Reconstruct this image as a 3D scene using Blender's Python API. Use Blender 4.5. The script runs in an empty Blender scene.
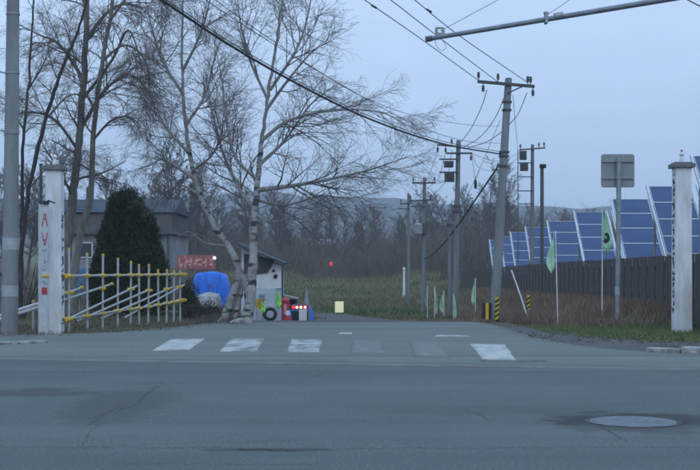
import bpy, bmesh, math, random
import numpy as np
from mathutils import Vector, Matrix

S = bpy.context.scene
COL = S.collection
R = math.radians
rnd = random.Random(7)
nr = np.random.default_rng(7)

# ------------------------------------------------------------------ camera
F = 1240.0            # focal length in photo pixels (photo is 700 x 470)
CAMZ = 1.3
cam_d = bpy.data.cameras.new('camera')
cam = bpy.data.objects.new('camera', cam_d)
COL.objects.link(cam)
cam.location = (0, 0, CAMZ)
cam.rotation_euler = (R(90), 0, 0)
cam_d.sensor_width = 36
cam_d.lens = 36 * F / 700
cam_d.shift_y = 35 / 700
cam_d.clip_start = 0.1
cam_d.clip_end = 9000
S.camera = cam

# ------------------------------------------------------------------ world: overcast dusk
SUN_EL, SUN_AZ = R(38), R(200)
w = bpy.data.worlds.new('World')
S.world = w
w.use_nodes = True
nt = w.node_tree
nt.nodes.clear()
out = nt.nodes.new('ShaderNodeOutputWorld')
bg1 = nt.nodes.new('ShaderNodeBackground')
bg2 = nt.nodes.new('ShaderNodeBackground')
add = nt.nodes.new('ShaderNodeAddShader')
sky = nt.nodes.new('ShaderNodeTexSky')
sky.sky_type = 'NISHITA'
sky.sun_disc = False
sky.sun_elevation = SUN_EL
sky.sun_rotation = SUN_AZ
sky.dust_density = 3.0
nt.links.new(sky.outputs[0], bg1.inputs[0])
bg1.inputs[1].default_value = 0.012
# overcast cloud deck (brighter towards the zenith, like any even cloud cover)
tc = nt.nodes.new('ShaderNodeTexCoord')
sx = nt.nodes.new('ShaderNodeSeparateXYZ')
nt.links.new(tc.outputs['Generated'], sx.inputs[0])
ramp = nt.nodes.new('ShaderNodeValToRGB')
e = ramp.color_ramp.elements
e[0].position = 0.0;  e[0].color = (0.330, 0.468, 0.735, 1)
e[1].position = 1.0;  e[1].color = (0.74, 1.08, 1.50, 1)
m_ = e.new(0.20); m_.color = (0.525, 0.700, 0.985, 1)
nt.links.new(sx.outputs[2], ramp.inputs[0])
mp = nt.nodes.new('ShaderNodeMapping')
mp.inputs['Scale'].default_value = (2.2, 2.2, 7)
nt.links.new(tc.outputs['Generated'], mp.inputs[0])
nz = nt.nodes.new('ShaderNodeTexNoise')
nz.inputs['Scale'].default_value = 1.6
nz.inputs['Detail'].default_value = 4
nt.links.new(mp.outputs[0], nz.inputs['Vector'])
mr = nt.nodes.new('ShaderNodeMapRange')
mr.inputs[1].default_value = 0.3; mr.inputs[2].default_value = 0.7
mr.inputs[3].default_value = 0.91; mr.inputs[4].default_value = 1.09
nt.links.new(nz.outputs[0], mr.inputs[0])
vm = nt.nodes.new('ShaderNodeVectorMath'); vm.operation = 'SCALE'
nt.links.new(ramp.outputs[0], vm.inputs[0])
nt.links.new(mr.outputs[0], vm.inputs['Scale'])
nt.links.new(vm.outputs[0], bg2.inputs[0])
bg2.inputs[1].default_value = 1.0
nt.links.new(bg1.outputs[0], add.inputs[0])
nt.links.new(bg2.outputs[0], add.inputs[1])
nt.links.new(add.outputs[0], out.inputs[0])

# ------------------------------------------------------------------ sun (behind cloud)
sd = bpy.data.lights.new('sun', 'SUN')
sd.energy = 0.5
sd.angle = R(40)
sd.color = (1.0, 0.98, 0.95)
so = bpy.data.objects.new('sun', sd)
COL.objects.link(so)
so.rotation_euler = (R(90) - SUN_EL, 0, R(20))
so.location = (0, -20, 40)

S.view_settings.view_transform = 'Standard'
S.view_settings.look = 'None'
S.view_settings.exposure = 0.0
S.view_settings.gamma = 1.0
S.view_settings.use_curve_mapping = False
S.cycles.max_bounces = 6
S.cycles.diffuse_bounces = 2
S.cycles.transparent_max_bounces = 12
S.cycles.volume_bounces = 2
S.cycles.filter_width = 1.9

# ------------------------------------------------------------------ helpers
def P(x, y, Y):
    """photo measurement (pixel, distance) -> world point"""
    return Vector(((x - 350) / F * Y, Y, CAMZ + (270 - y) / F * Y))

def sstep(a, b, t):
    t = min(1, max(0, (t - a) / (b - a)))
    return t * t * (3 - 2 * t)

def gz(X, Y):
    """terrain height"""
    drop = -0.85 * sstep(27.5, 56, Y)
    lf = sstep(-3.4, -6.0, X)          # left yard stays higher
    rf = sstep(3.6, 6.2, X)            # right bank stays higher
    z = drop * (1 - 0.75 * lf) * (1 - 0.85 * rf)
    z += 0.34 * rf * sstep(25.5, 30, Y) * (1 - sstep(55, 90, Y)) * sstep(5.0, 7.0, X)
    # slow rise to the far woods and hills
    if Y > 70:
        t = (Y - 70)
        z += 1.9 * sstep(68, 150, Y)
        if Y > 200:
            z += 0.028 * (Y - 200) * sstep(200, 330, Y)
    return z

MATS = {}
def mat(name, col, rough=0.8, col2=None, scale=4.0, bump=0.0, bscale=None, metal=0.0, detail=6.0,
        lo=0.35, hi=0.65, coords='Object', spec=0.4, stretch=None):
    if name in MATS:
        return MATS[name]
    m = bpy.data.materials.new(name)
    m.use_nodes = True
    t = m.node_tree
    b = t.nodes['Principled BSDF']
    b.inputs['Roughness'].default_value = rough
    b.inputs['Metallic'].default_value = metal
    b.inputs['Specular IOR Level'].default_value = spec
    b.inputs['Base Color'].default_value = (*col, 1)
    tcn = t.nodes.new('ShaderNodeTexCoord')
    src = tcn.outputs[coords]
    if stretch:
        mpn = t.nodes.new('ShaderNodeMapping')
        mpn.inputs['Scale'].default_value = stretch
        t.links.new(src, mpn.inputs[0])
        src = mpn.outputs[0]
    if col2:
        n = t.nodes.new('ShaderNodeTexNoise')
        n.inputs['Scale'].default_value = scale
        n.inputs['Detail'].default_value = detail
        n.inputs['Roughness'].default_value = 0.62
        t.links.new(src, n.inputs['Vector'])
        r = t.nodes.new('ShaderNodeMapRange')
        r.inputs[1].default_value = lo; r.inputs[2].default_value = hi
        t.links.new(n.outputs[0], r.inputs[0])
        mx = t.nodes.new('ShaderNodeMix'); mx.data_type = 'RGBA'
        mx.inputs[6].default_value = (*col, 1)
        mx.inputs[7].default_value = (*col2, 1)
        t.links.new(r.outputs[0], mx.inputs[0])
        t.links.new(mx.outputs[2], b.inputs['Base Color'])
    if bump:
        n2 = t.nodes.new('ShaderNodeTexNoise')
        n2.inputs['Scale'].default_value = bscale or scale * 8
        n2.inputs['Detail'].default_value = 5
        t.links.new(src, n2.inputs['Vector'])
        bp = t.nodes.new('ShaderNodeBump')
        bp.inputs['Strength'].default_value = bump
        bp.inputs['Distance'].default_value = 0.02
        t.links.new(n2.outputs[0], bp.inputs['Height'])
        t.links.new(bp.outputs[0], b.inputs['Normal'])
    MATS[name] = m
    return m

def emat(name, col, strength):
    if name in MATS: return MATS[name]
    m = bpy.data.materials.new(name); m.use_nodes = True
    b = m.node_tree.nodes['Principled BSDF']
    b.inputs['Base Color'].default_value = (*col, 1)
    b.inputs['Emission Color'].default_value = (*col, 1)
    b.inputs['Emission Strength'].default_value = strength
    MATS[name] = m
    return m

def tag(o, label=None, cat=None, group=None, kind=None):
    if label: o['label'] = label
    if cat: o['category'] = cat
    if group: o['group'] = group
    if kind: o['kind'] = kind
    return o

def link(name, me, material=None, parent=None, loc=None):
    o = bpy.data.objects.new(name, me)
    COL.objects.link(o)
    if material is not None and me is not None:
        for mm in (material if isinstance(material, (list, tuple)) else [material]):
            me.materials.append(mm)
    if parent is not None:
        o.parent = parent
    if loc is not None:
        o.location = loc
    return o

def thing(name, label, cat, loc=(0, 0, 0), rz=0, group=None):
    o = bpy.data.objects.new(name, None)
    COL.objects.link(o)
    o.empty_display_size = 0.1
    o.location = loc
    o.rotation_euler = (0, 0, rz)
    return tag(o, label, cat, group)

class MB:
    """collects simple solids into one mesh"""
    def __init__(s):
        s.v = []; s.f = []; s.mi = []
    def addv(s, vs, fs, mi=0):
        k = len(s.v)
        s.v += [tuple(v) for v in vs]
        for f in fs:
            s.f.append(tuple(i + k for i in f)); s.mi.append(mi)
        return s
    def box(s, c, d, rot=None, mi=0, taper=1.0):
        cx, cy, cz = c; dx, dy, dz = (q / 2 for q in d)
        vs = []
        for sz in (-1, 1):
            t = taper if sz > 0 else 1
            for a, b_ in ((-1, -1), (1, -1), (1, 1), (-1, 1)):
                p = Vector((a * dx * t, b_ * dy * t, sz * dz))
                if rot is not None: p = rot @ p
                vs.append((p.x + cx, p.y + cy, p.z + cz))
        return s.addv(vs, [(3, 2, 1, 0), (4, 5, 6, 7), (0, 1, 5, 4), (1, 2, 6, 5), (2, 3, 7, 6), (3, 0, 4, 7)], mi)
    def cyl(s, a, b, r0, r1=None, n=12, mi=0):
        a = Vector(a); b = Vector(b); r1 = r0 if r1 is None else r1
        d = (b - a).normalized()
        u = d.cross(Vector((0, 0, 1)))
        if u.length < 1e-4: u = Vector((1, 0, 0))
        u.normalize(); v = d.cross(u)
        vs = []
        for c, r in ((a, r0), (b, r1)):
            for i in range(n):
                t = 2 * math.pi * i / n
                vs.append(c + u * (r * math.cos(t)) + v * (r * math.sin(t)))
        fs = [(i, (i + 1) % n, n + (i + 1) % n, n + i) for i in range(n)]
        fs += [tuple(reversed(range(n))), tuple(range(n, 2 * n))]
        return s.addv(vs, fs, mi)
    def lathe(s, prof, c=(0, 0, 0), n=16, mi=0):
        vs = []; fs = []
        for r, z in prof:
            for i in range(n):
                t = 2 * math.pi * i / n
                vs.append((c[0] + r * math.cos(t), c[1] + r * math.sin(t), c[2] + z))
        for k in range(len(prof) - 1):
            for i in range(n):
                j = (i + 1) % n
                fs.append((k * n + i, k * n + j, (k + 1) * n + j, (k + 1) * n + i))
        fs.append(tuple(reversed(range(n))))
        fs.append(tuple(range((len(prof) - 1) * n, len(prof) * n)))
        return s.addv(vs, fs, mi)
    def mesh(s, name):
        me = bpy.data.meshes.new(name)
        me.from_pydata(s.v, [], s.f)
        me.polygons.foreach_set('material_index', s.mi)
        me.update()
        return me
    def build(s, name, material, parent=None, bevel=0.0, smooth=False, loc=None):
        me = s.mesh(name)
        o = link(name, me, material, parent, loc)
        if bevel:
            b = o.modifiers.new('bevel', 'BEVEL'); b.width = bevel; b.segments = 2; b.limit_method = 'ANGLE'
        if smooth:
            shade(me)
        return o

def shade(me, ang=40):
    me.polygons.foreach_set('use_smooth', [True] * len(me.polygons))
    try:
        me.set_sharp_from_angle(angle=R(ang))
    except Exception:
        pass

def catmull(pts, n=10):
    pts = [Vector(p) for p in pts]
    ext = [pts[0] * 2 - pts[1]] + pts + [pts[-1] * 2 - pts[-2]]
    res = []
    for i in range(1, len(ext) - 2):
        p0, p1, p2, p3 = ext[i - 1:i + 3]
        for k in range(n):
            t = k / n
            res.append(0.5 * ((2 * p1) + (p2 - p0) * t + (2 * p0 - 5 * p1 + 4 * p2 - p3) * t * t
                              + (3 * p1 - p0 - 3 * p2 + p3) * t ** 3))
    res.append(pts[-1])
    return res

def tubes_mesh(name, lines, sides):
    """lines: list of (pts[(x,y,z)...], radii[...]); vectorised tubes, one mesh"""
    groups = {}
    for p, r in lines:
        groups.setdefault(len(p), []).append((p, r))
    V = []; Q = []; off = 0
    for n, items in groups.items():
        Pn = np.array([i[0] for i in items], dtype=np.float64)       # m,n,3
        Rn = np.array([i[1] for i in items], dtype=np.float64)       # m,n
        m = len(items)
        T = np.empty_like(Pn)
        T[:, 1:-1] = Pn[:, 2:] - Pn[:, :-2]
        T[:, 0] = Pn[:, 1] - Pn[:, 0]
        T[:, -1] = Pn[:, -1] - Pn[:, -2]
        T /= np.linalg.norm(T, axis=2, keepdims=True) + 1e-9
        overall = Pn[:, -1] - Pn[:, 0]
        overall /= np.linalg.norm(overall, axis=1, keepdims=True) + 1e-9
        ref = np.where(np.abs(overall[:, 2:3]) > 0.85, np.array([[1.0, 0.0, 0.0]]), np.array([[0.0, 0.0, 1.0]]))
        U = np.cross(T, ref[:, None, :])
        U /= np.linalg.norm(U, axis=2, keepdims=True) + 1e-9
        W = np.cross(T, U)
        a = np.arange(sides) * 2 * math.pi / sides
        ring = Pn[:, :, None, :] + Rn[:, :, None, None] * (U[:, :, None, :] * np.cos(a)[None, None, :, None]
                                                           + W[:, :, None, :] * np.sin(a)[None, None, :, None])
        V.append(ring.reshape(-1, 3))
        base = off + (np.arange(m) * n * sides)[:, None, None] + (np.arange(n - 1) * sides)[None, :, None]
        i0 = base + np.arange(sides)[None, None, :]
        i1 = base + ((np.arange(sides) + 1) % sides)[None, None, :]
        Q.append(np.stack([i0, i1, i1 + sides, i0 + sides], axis=-1).reshape(-1, 4))
        off += m * n * sides
    V = np.concatenate(V); Q = np.concatenate(Q)
    return raw_mesh(name, V, Q)

def raw_mesh(name, V, Q, smooth=True):
    k = Q.shape[1]
    me = bpy.data.meshes.new(name)
    me.vertices.add(len(V)); me.vertices.foreach_set('co', V.astype(np.float32).ravel())
    me.loops.add(Q.size); me.loops.foreach_set('vertex_index', Q.astype(np.int32).ravel())
    me.polygons.add(len(Q))
    me.polygons.foreach_set('loop_start', np.arange(0, Q.size, k, dtype=np.int32))
    if smooth:
        me.polygons.foreach_set('use_smooth', np.ones(len(Q), dtype=bool))
    me.update(calc_edges=True)
    me.validate()
    return me

def tube(name, pts, r, material, parent=None, sides=8):
    rad = r if isinstance(r, (list, tuple)) else [r] * len(pts)
    return link(name, tubes_mesh(name, [([tuple(p) for p in pts], rad)], sides), material, parent)

# ------------------------------------------------------------------ materials
def asphalt(name, c1, c2, c3, rough=0.78):
    m = mat(name, c1, rough, c2, 0.55, bump=0.35, bscale=90, lo=0.3, hi=0.7, spec=0.35)
    t = m.node_tree
    b = t.nodes['Principled BSDF']
    src = b.inputs['Base Color'].links[0].from_socket
    tcn = [n for n in t.nodes if n.type == 'TEX_COORD'][0]
    n = t.nodes.new('ShaderNodeTexNoise'); n.inputs['Scale'].default_value = 38; n.inputs['Detail'].default_value = 3
    t.links.new(tcn.outputs['Object'], n.inputs['Vector'])
    r = t.nodes.new('ShaderNodeMapRange'); r.inputs[1].default_value = 0.3; r.inputs[2].default_value = 0.7
    r.inputs[3].default_value = 0.55; r.inputs[4].default_value = 1.45
    t.links.new(n.outputs[0], r.inputs[0])
    v = t.nodes.new('ShaderNodeVectorMath'); v.operation = 'SCALE'
    t.links.new(src, v.inputs[0]); t.links.new(r.outputs[0], v.inputs['Scale'])
    # traffic-worn streaks along the road
    mp = t.nodes.new('ShaderNodeMapping'); mp.inputs['Scale'].default_value = (0.05, 0.9, 1)
    mp.inputs['Rotation'].default_value = (0, 0, 0)
    t.links.new(tcn.outputs['Object'], mp.inputs[0])
    n2 = t.nodes.new('ShaderNodeTexNoise'); n2.inputs['Scale'].default_value = 1.0; n2.inputs['Detail'].default_value = 5
    t.links.new(mp.outputs[0], n2.inputs['Vector'])
    r2 = t.nodes.new('ShaderNodeMapRange'); r2.inputs[1].default_value = 0.35; r2.inputs[2].default_value = 0.68
    t.links.new(n2.outputs[0], r2.inputs[0])
    mx = t.nodes.new('ShaderNodeMix'); mx.data_type = 'RGBA'
    mx.inputs[7].default_value = (*c3, 1)
    t.links.new(v.outputs[0], mx.inputs[6])
    mu = t.nodes.new('ShaderNodeMath'); mu.operation = 'MULTIPLY'; mu.inputs[1].default_value = 0.55
    t.links.new(r2.outputs[0], mu.inputs[0]); t.links.new(mu.outputs[0], mx.inputs[0])
    t.links.new(mx.outputs[2], b.inputs['Base Color'])
    return m

M_road = asphalt('asphalt_main', (0.074, 0.088, 0.090), (0.102, 0.120, 0.119), (0.060, 0.070, 0.074))
def stain(m, cx_, cy_, rx_, ry_, col, amt, nscale=4.0):
    t = m.node_tree; b = t.nodes['Principled BSDF']
    src = b.inputs['Base Color'].links[0].from_socket
    tcn = [n for n in t.nodes if n.type == 'TEX_COORD'][0]
    sub = t.nodes.new('ShaderNodeVectorMath'); sub.operation = 'SUBTRACT'; sub.inputs[1].default_value = (cx_, cy_, 0)
    t.links.new(tcn.outputs['Object'], sub.inputs[0])
    dv = t.nodes.new('ShaderNodeVectorMath'); dv.operation = 'DIVIDE'; dv.inputs[1].default_value = (rx_, ry_, 1000)
    t.links.new(sub.outputs[0], dv.inputs[0])
    ln = t.nodes.new('ShaderNodeVectorMath'); ln.operation = 'LENGTH'
    t.links.new(dv.outputs[0], ln.inputs[0])
    n = t.nodes.new('ShaderNodeTexNoise'); n.inputs['Scale'].default_value = nscale; n.inputs['Detail'].default_value = 7
    t.links.new(tcn.outputs['Object'], n.inputs['Vector'])
    ad = t.nodes.new('ShaderNodeMath'); ad.operation = 'MULTIPLY_ADD'; ad.inputs[1].default_value = 1.3
    t.links.new(n.outputs[0], ad.inputs[0]); t.links.new(ln.outputs['Value'], ad.inputs[2])
    r = t.nodes.new('ShaderNodeMapRange'); r.inputs[1].default_value = 1.30; r.inputs[2].default_value = 1.70
    r.inputs[3].default_value = amt; r.inputs[4].default_value = 0.0
    t.links.new(ad.outputs[0], r.inputs[0])
    mx = t.nodes.new('ShaderNodeMix'); mx.data_type = 'RGBA'; mx.inputs[7].default_value = (*col, 1)
    t.links.new(src, mx.inputs[6]); t.links.new(r.outputs[0], mx.inputs[0]); t.links.new(mx.outputs[2], b.inputs['Base Color'])
def flat(x, y):
    Y = F * CAMZ / (y - 270)
    return ((x - 350) / F * Y, Y)
for (x, y, rx_, ry_, col, amt, ns) in ((35, 392, .75, .55, (.045, .047, .05), .75, 4), (42, 390, .28, .22, (.02, .02, .022), .9, 6), (125, 402, .55, 2.3, (.05, .052, .055), .6, 5),
        (630, 422, .80, .80, (.024, .025, .026), 1.0, 4), (690, 419, .25, .3, (.03, .03, .032), .8, 6), (577, 424, .2, .2, (.025, .025, .025), .9, 7), (270, 450, .55, .10, (.04, .04, .042), .8, 6),
        (480, 410, 1.4, .5, (.06, .065, .068), .5, 3), (560, 388, 3.5, .5, (.125, .14, .142), .28, 2), (120, 388, 4.5, .5, (.125, .14, .142), .28, 2), (350, 430, 5, .5, (.12, .135, .138), .3, 2.5), (240, 372, 9, .3, (.065, .07, .076), .6, 2)):
    stain(M_road, *flat(x, y), rx_, ry_, col, amt, ns)
M_side = asphalt('asphalt_side', (0.120, 0.138, 0.130), (0.152, 0.172, 0.158), (0.095, 0.108, 0.104))
M_shoulder = asphalt('asphalt_shoulder', (0.060, 0.062, 0.062), (0.085, 0.087, 0.084), (0.050, 0.050, 0.050))
M_lane = asphalt('asphalt_lane', (0.055, 0.055, 0.052), (0.075, 0.073, 0.066), (0.045, 0.044, 0.04))
M_crack = mat('crack_tar', (0.038, 0.040, 0.042), 0.9, (0.085, 0.092, 0.095), 9)
M_patch = mat('asphalt_patch', (0.05, 0.051, 0.053), 0.85, (0.085, 0.087, 0.09), 3, bump=0.4)
M_conc = mat('worn_concrete', (0.42, 0.43, 0.42), 0.9, (0.13, 0.13, 0.12), 5, bump=0.5, bscale=30)
M_gutter = mat('gutter_concrete', (0.17, 0.18, 0.18), 0.85, (0.11, 0.115, 0.115), 2.5)
M_pole = mat('pole_concrete', (0.24, 0.265, 0.28), 0.85, (0.165, 0.18, 0.19), 1.5, bump=0.2, stretch=(3, 3, 0.5))
M_polefar = mat('pole_concrete_weathered', (0.19, 0.205, 0.215), 0.85, (0.13, 0.14, 0.145), 1.5, stretch=(3, 3, 0.4))
M_steel = mat('galvanised_steel', (0.32, 0.34, 0.36), 0.5, (0.22, 0.24, 0.26), 6, metal=0.5)
M_dark = mat('dark_metal', (0.06, 0.065, 0.075), 0.6, (0.09, 0.09, 0.10), 8)
M_black = mat('black_plastic', (0.02, 0.02, 0.022), 0.6)
M_wire = mat('cable_black', (0.035, 0.038, 0.045), 0.6)
M_white = mat('white_paint_weathered', (0.68, 0.70, 0.73), 0.6, (0.40, 0.40, 0.37), 2.4, bump=0.15, lo=.42, hi=.8, stretch=(2.5, 2.5, 0.5))
M_pale = mat('pale_board', (0.50, 0.53, 0.57), 0.7, (0.36, 0.38, 0.39), 3)
M_cap = mat('pillar_cap', (0.20, 0.20, 0.21), 0.8, (0.12, 0.12, 0.12), 8)
M_ink = mat('black_lettering', (0.02, 0.02, 0.025), 0.7)
M_red = mat('red_paint', (0.48, 0.045, 0.06), 0.65, (0.30, 0.035, 0.045), 6)
M_yel = mat('yellow_clamp', (0.72, 0.50, 0.03), 0.5, (0.55, 0.36, 0.03), 10)
M_galv = mat('scaffold_pipe', (0.50, 0.53, 0.54), 0.4, (0.36, 0.38, 0.38), 8, metal=0.3)
M_panel = mat('solar_glass', (0.027, 0.062, 0.175), 0.34, (0.020, 0.046, 0.13), 1.2, spec=0.45)
M_frame = mat('aluminium_frame', (0.60, 0.65, 0.70), 0.45, (.45, .5, .55), 8, metal=0.1)
M_wood = mat('fence_plank', (0.062, 0.052, 0.048), 0.9, (0.125, 0.105, 0.097), 3, bump=0.4, stretch=(6, 6, 0.6))
M_bark = mat('bark_brown', (0.225, 0.21, 0.195), 0.95, (0.13, 0.12, 0.11), 5, bump=0.8, bscale=14, stretch=(3, 3, 0.7))
M_barkd = mat('bark_dark', (0.055, 0.05, 0.052), 0.95, (0.035, 0.032, 0.033), 6)
M_twig = mat('twig_dark', (0.105, 0.088, 0.080), 0.95, (0.155, 0.13, 0.115), 2)
M_twigfar = mat('twig_far', (0.105, 0.094, 0.090), 0.95, (0.145, 0.128, 0.118), 0.3)
M_brush = mat('brush_far', (0.145, 0.122, 0.105), 0.95, (0.10, 0.092, 0.085), 0.15)
M_leafdark = mat('conifer_leaf', (0.026, 0.040, 0.024), 0.85, (0.070, 0.078, 0.042), 5, spec=.2)
M_grass = mat('verge_grass', (0.085, 0.16, 0.045), 0.85, (0.14, 0.15, 0.075), 1.2)
M_dry = mat('dry_grass', (0.27, 0.205, 0.15), 0.9, (0.125, 0.085, 0.07), 0.8, lo=.3, hi=.7)
M_field = mat('field_grass', (0.088, 0.118, 0.048), 0.9, (0.16, 0.14, 0.078), 0.09, lo=0.42, hi=0.58)
M_tarp = mat('blue_tarp', (0.02, 0.19, 0.78), 0.5, (0.015, 0.12, 0.58), 6, bump=1.0, bscale=5)
M_lime = mat('lime_cloth', (0.44, 0.72, 0.48), 0.7, (0.34, 0.60, 0.38), 5)
M_reflect = mat('pale_plate', (0.36, 0.40, 0.43), 0.6, (.28, .31, .33), 6)

def birch_mat():
    m = mat('birch_bark', (0.38, 0.38, 0.375), 0.85, (0.20, 0.195, 0.19), 4, bump=0.4, bscale=20)
    t = m.node_tree; b = t.nodes['Principled BSDF']
    src = b.inputs['Base Color'].links[0].from_socket
    tcn = [n for n in t.nodes if n.type == 'TEX_COORD'][0]
    mp = t.nodes.new('ShaderNodeMapping'); mp.inputs['Scale'].default_value = (2.2, 2.2, 7)
    t.links.new(tcn.outputs['Object'], mp.inputs[0])
    n = t.nodes.new('ShaderNodeTexNoise'); n.inputs['Scale'].default_value = 1.1; n.inputs['Detail'].default_value = 4
    t.links.new(mp.outputs[0], n.inputs['Vector'])
    r = t.nodes.new('ShaderNodeMapRange'); r.inputs[1].default_value = 0.515; r.inputs[2].default_value = 0.60
    t.links.new(n.outputs[0], r.inputs[0])
    mx = t.nodes.new('ShaderNodeMix'); mx.data_type = 'RGBA'
    mx.inputs[7].default_value = (0.05, 0.045, 0.045, 1)
    t.links.new(src, mx.inputs[6]); t.links.new(r.outputs[0], mx.inputs[0])
    t.links.new(mx.outputs[2], b.inputs['Base Color'])
    return m
M_birch = birch_mat()
M_blimb = mat('birch_limb', (0.30, 0.295, 0.29), 0.9, (0.16, 0.15, 0.145), 4, stretch=(2, 2, 1))
M_btwig = mat('birch_twig', (0.125, 0.105, 0.100), 0.95, (0.19, 0.165, 0.155), 2)

# worn road paint: asphalt shows through where the paint has gone
def worn_paint(name, lo, hi):
    m = mat(name, (0.42, 0.43, 0.43), 0.7, (0.135, 0.15, 0.145), 3.2, lo=lo, hi=hi, detail=10, stretch=(1.0, 0.55, 1))
    return m
M_paint1 = worn_paint('road_paint', 0.46, 0.74)
M_paint2 = worn_paint('road_paint_worn', 0.40, 0.62)
M_paint3 = worn_paint('road_paint_ghost', 0.22, 0.42)

# ground with soil / grass mix
def ground_mat():
    m = bpy.data.materials.new('ground_soil'); m.use_nodes = True
    t = m.node_tree; b = t.nodes['Principled BSDF']; b.inputs['Roughness'].default_value = 0.95
    b.inputs['Specular IOR Level'].default_value = 0.1
    tcn = t.nodes.new('ShaderNodeTexCoord')
    def noise(s, d=6):
        n = t.nodes.new('ShaderNodeTexNoise'); n.inputs['Scale'].default_value = s; n.inputs['Detail'].default_value = d
        t.links.new(tcn.outputs['Object'], n.inputs['Vector']); return n
    def rng(n, a, c):
        r = t.nodes.new('ShaderNodeMapRange'); r.inputs[1].default_value = a; r.inputs[2].default_value = c
        t.links.new(n.outputs[0], r.inputs[0]); return r
    def mix(f, a, c):
        x = t.nodes.new('ShaderNodeMix'); x.data_type = 'RGBA'
        t.links.new(f.outputs[0], x.inputs[0])
        for i, q in ((6, a), (7, c)):
            if isinstance(q, tuple): x.inputs[i].default_value = (*q, 1)
            else: t.links.new(q.outputs[2], x.inputs[i])
        return x
    a = mix(rng(noise(0.07), 0.4, 0.6), (0.080, 0.074, 0.055), (0.085, 0.105, 0.052))
    c = mix(rng(noise(0.9), 0.4, 0.62), a, (0.13, 0.105, 0.078))
    t.links.new(c.outputs[2], b.inputs['Base Color'])
    n = noise(12)
    bp = t.nodes.new('ShaderNodeBump'); bp.inputs['Strength'].default_value = 0.6; bp.inputs['Distance'].default_value = 0.05
    t.links.new(n.outputs[0], bp.inputs['Height']); t.links.new(bp.outputs[0], b.inputs['Normal'])
    return m
M_ground = ground_mat()

# ------------------------------------------------------------------ ground, roads
def main_edge(X):           # far edge of the main road (runs slightly askew)
    return 17.1 - 0.20 * X

def build_ground():
    xs = list(np.arange(-14, 14.01, 0.5))
    xs = [-2500, -1200, -600, -300, -150, -80, -45, -28, -20] + xs + [20, 28, 45, 80, 150, 300, 600, 1200, 2500]
    ys = [-400, -120, -40, -10, 4, 10] + list(np.arange(12, 70, 0.6)) + list(np.arange(70, 200, 5)) + \
         list(np.arange(200, 500, 25)) + [600, 800, 1100, 1600, 2600]
    V = []; 
    for y in ys:
        for x in xs:
            z = gz(x, min(y, 700)) - 0.05 if y > 12 else -0.05
            if y > 70: z += 0.05
            V.append((x, y, z))
    nx = len(xs)
    Q = [(j * nx + i, j * nx + i + 1, (j + 1) * nx + i + 1, (j + 1) * nx + i)
         for j in range(len(ys) - 1) for i in range(nx - 1)]
    me = raw_mesh('ground', np.array(V), np.array(Q))
    return tag(link('ground', me, M_ground), kind='structure')
build_ground()

def strip(name, rows, material, parent=None, kind='structure', dz=0.0):
    """rows: list of lists of (x,y) across; each row same length; drapes on the terrain"""
    V = []; n = len(rows[0])
    for r_ in rows:
        for x, y in r_:
            V.append((x, y, gz(x, y) + dz))
    Q = [(j * n + i, j * n + i + 1, (j + 1) * n + i + 1, (j + 1) * n + i)
         for j in range(len(rows) - 1) for i in range(n - 1)]
    me = raw_mesh(name, np.array(V), np.array(Q))
    o = link(name, me, material, parent)
    if dz:
        so_ = o.modifiers.new('edge', 'SOLIDIFY'); so_.thickness = 0.03; so_.offset = -1
    if kind: tag(o, kind=kind)
    return o

# main road: from behind the camera to its far edge
rows = []
for k in range(13):
    t = k / 12
    rows.append([(X, -30 + (main_edge(X) + 30) * t) for X in np.linspace(-120, 120, 25)])
main_road = strip('main_road', rows, M_road, dz=0.0)

def lerp_rows(left, right, n):
    return [[(l[0] + (r_[0] - l[0]) * i / n, l[1] + (r_[1] - l[1]) * i / n) for i in range(n + 1)]
            for l, r_ in zip(left, right)]
# apron + side road to just past the crest
def curve2(pts, n=8):
    return [(p.x, p.y) for p in catmull([(a, b, 0) for a, b in pts], n)]
rows = []
for Y in list(np.arange(18.6, 35.2, 0.5)):
    l = float(np.interp(Y, [18, 24.9, 25.4, 26.2, 27.1, 28.2, 31, 35], [-6.4, -6.3, -5.4, -4.75, -4.3, -4.0, -3.55, -3.2]))
    r_ = float(np.interp(Y, [18, 19.2, 19.8, 20.6, 21.6, 24, 29, 35], [6.5, 5.4, 4.6, 4.15, 3.85, 3.55, 3.45, 3.2]))
    rows.append([(l + (r_ - l) * i / 20, Y) for i in range(21)])
side_road = strip('side_road', rows, M_side, dz=0.005)
# pavement asphalt along the main road, under the apron, both sides
rows = []
for k in range(5):
    t = k / 4
    rows.append([(X, main_edge(X) + (25.0 - 0.0 * X - main_edge(X)) * t * (0.995 if X < 0 else 1) if X < 0 else
                  main_edge(X) + 3.4 * t) for X in list(np.linspace(-120, -0.01, 40)) + list(np.linspace(0.0, 120, 40))])
pavement = strip('pavement', rows, M_side, dz=0.001)
# darker shoulder of the right-hand corner
rows = lerp_rows(curve2([(2.9, 28.5), (3.2, 24.2), (3.6, 20.6), (5, 19.0), (14, 16.8), (40, 10.4)]),
                 curve2([(4.3, 28), (4.8, 24.6), (5.6, 22.9), (7.6, 22.2), (14, 21.4), (40, 16.6)]), 4)
strip('shoulder', rows[::-1], M_shoulder, dz=0.003)
# narrow lane running on below the crest
rows = [[(c - wd, Y), (c - wd / 3, Y), (c + wd / 3, Y), (c + wd, Y)]
        for Y, c, wd in [(33, 0.0, 3.3), (38, 0.1, 2.7), (44, 0.1, 2.4), (50, 0.0, 2.0), (56, -0.6, 1.7), (62, -1.8, 1.5), (70, -4.2, 1.5), (80, -8, 1.5)]]
strip('lane', [r_ for r_ in rows], M_lane, dz=0.012)
# concrete gutter along the main road edge
rows = [[(X, main_edge(X) + o_) for X in np.linspace(-60, 60, 60)] for o_ in (-.22, .16)]
strip('gutter', rows, M_gutter, dz=0.0075)

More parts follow.
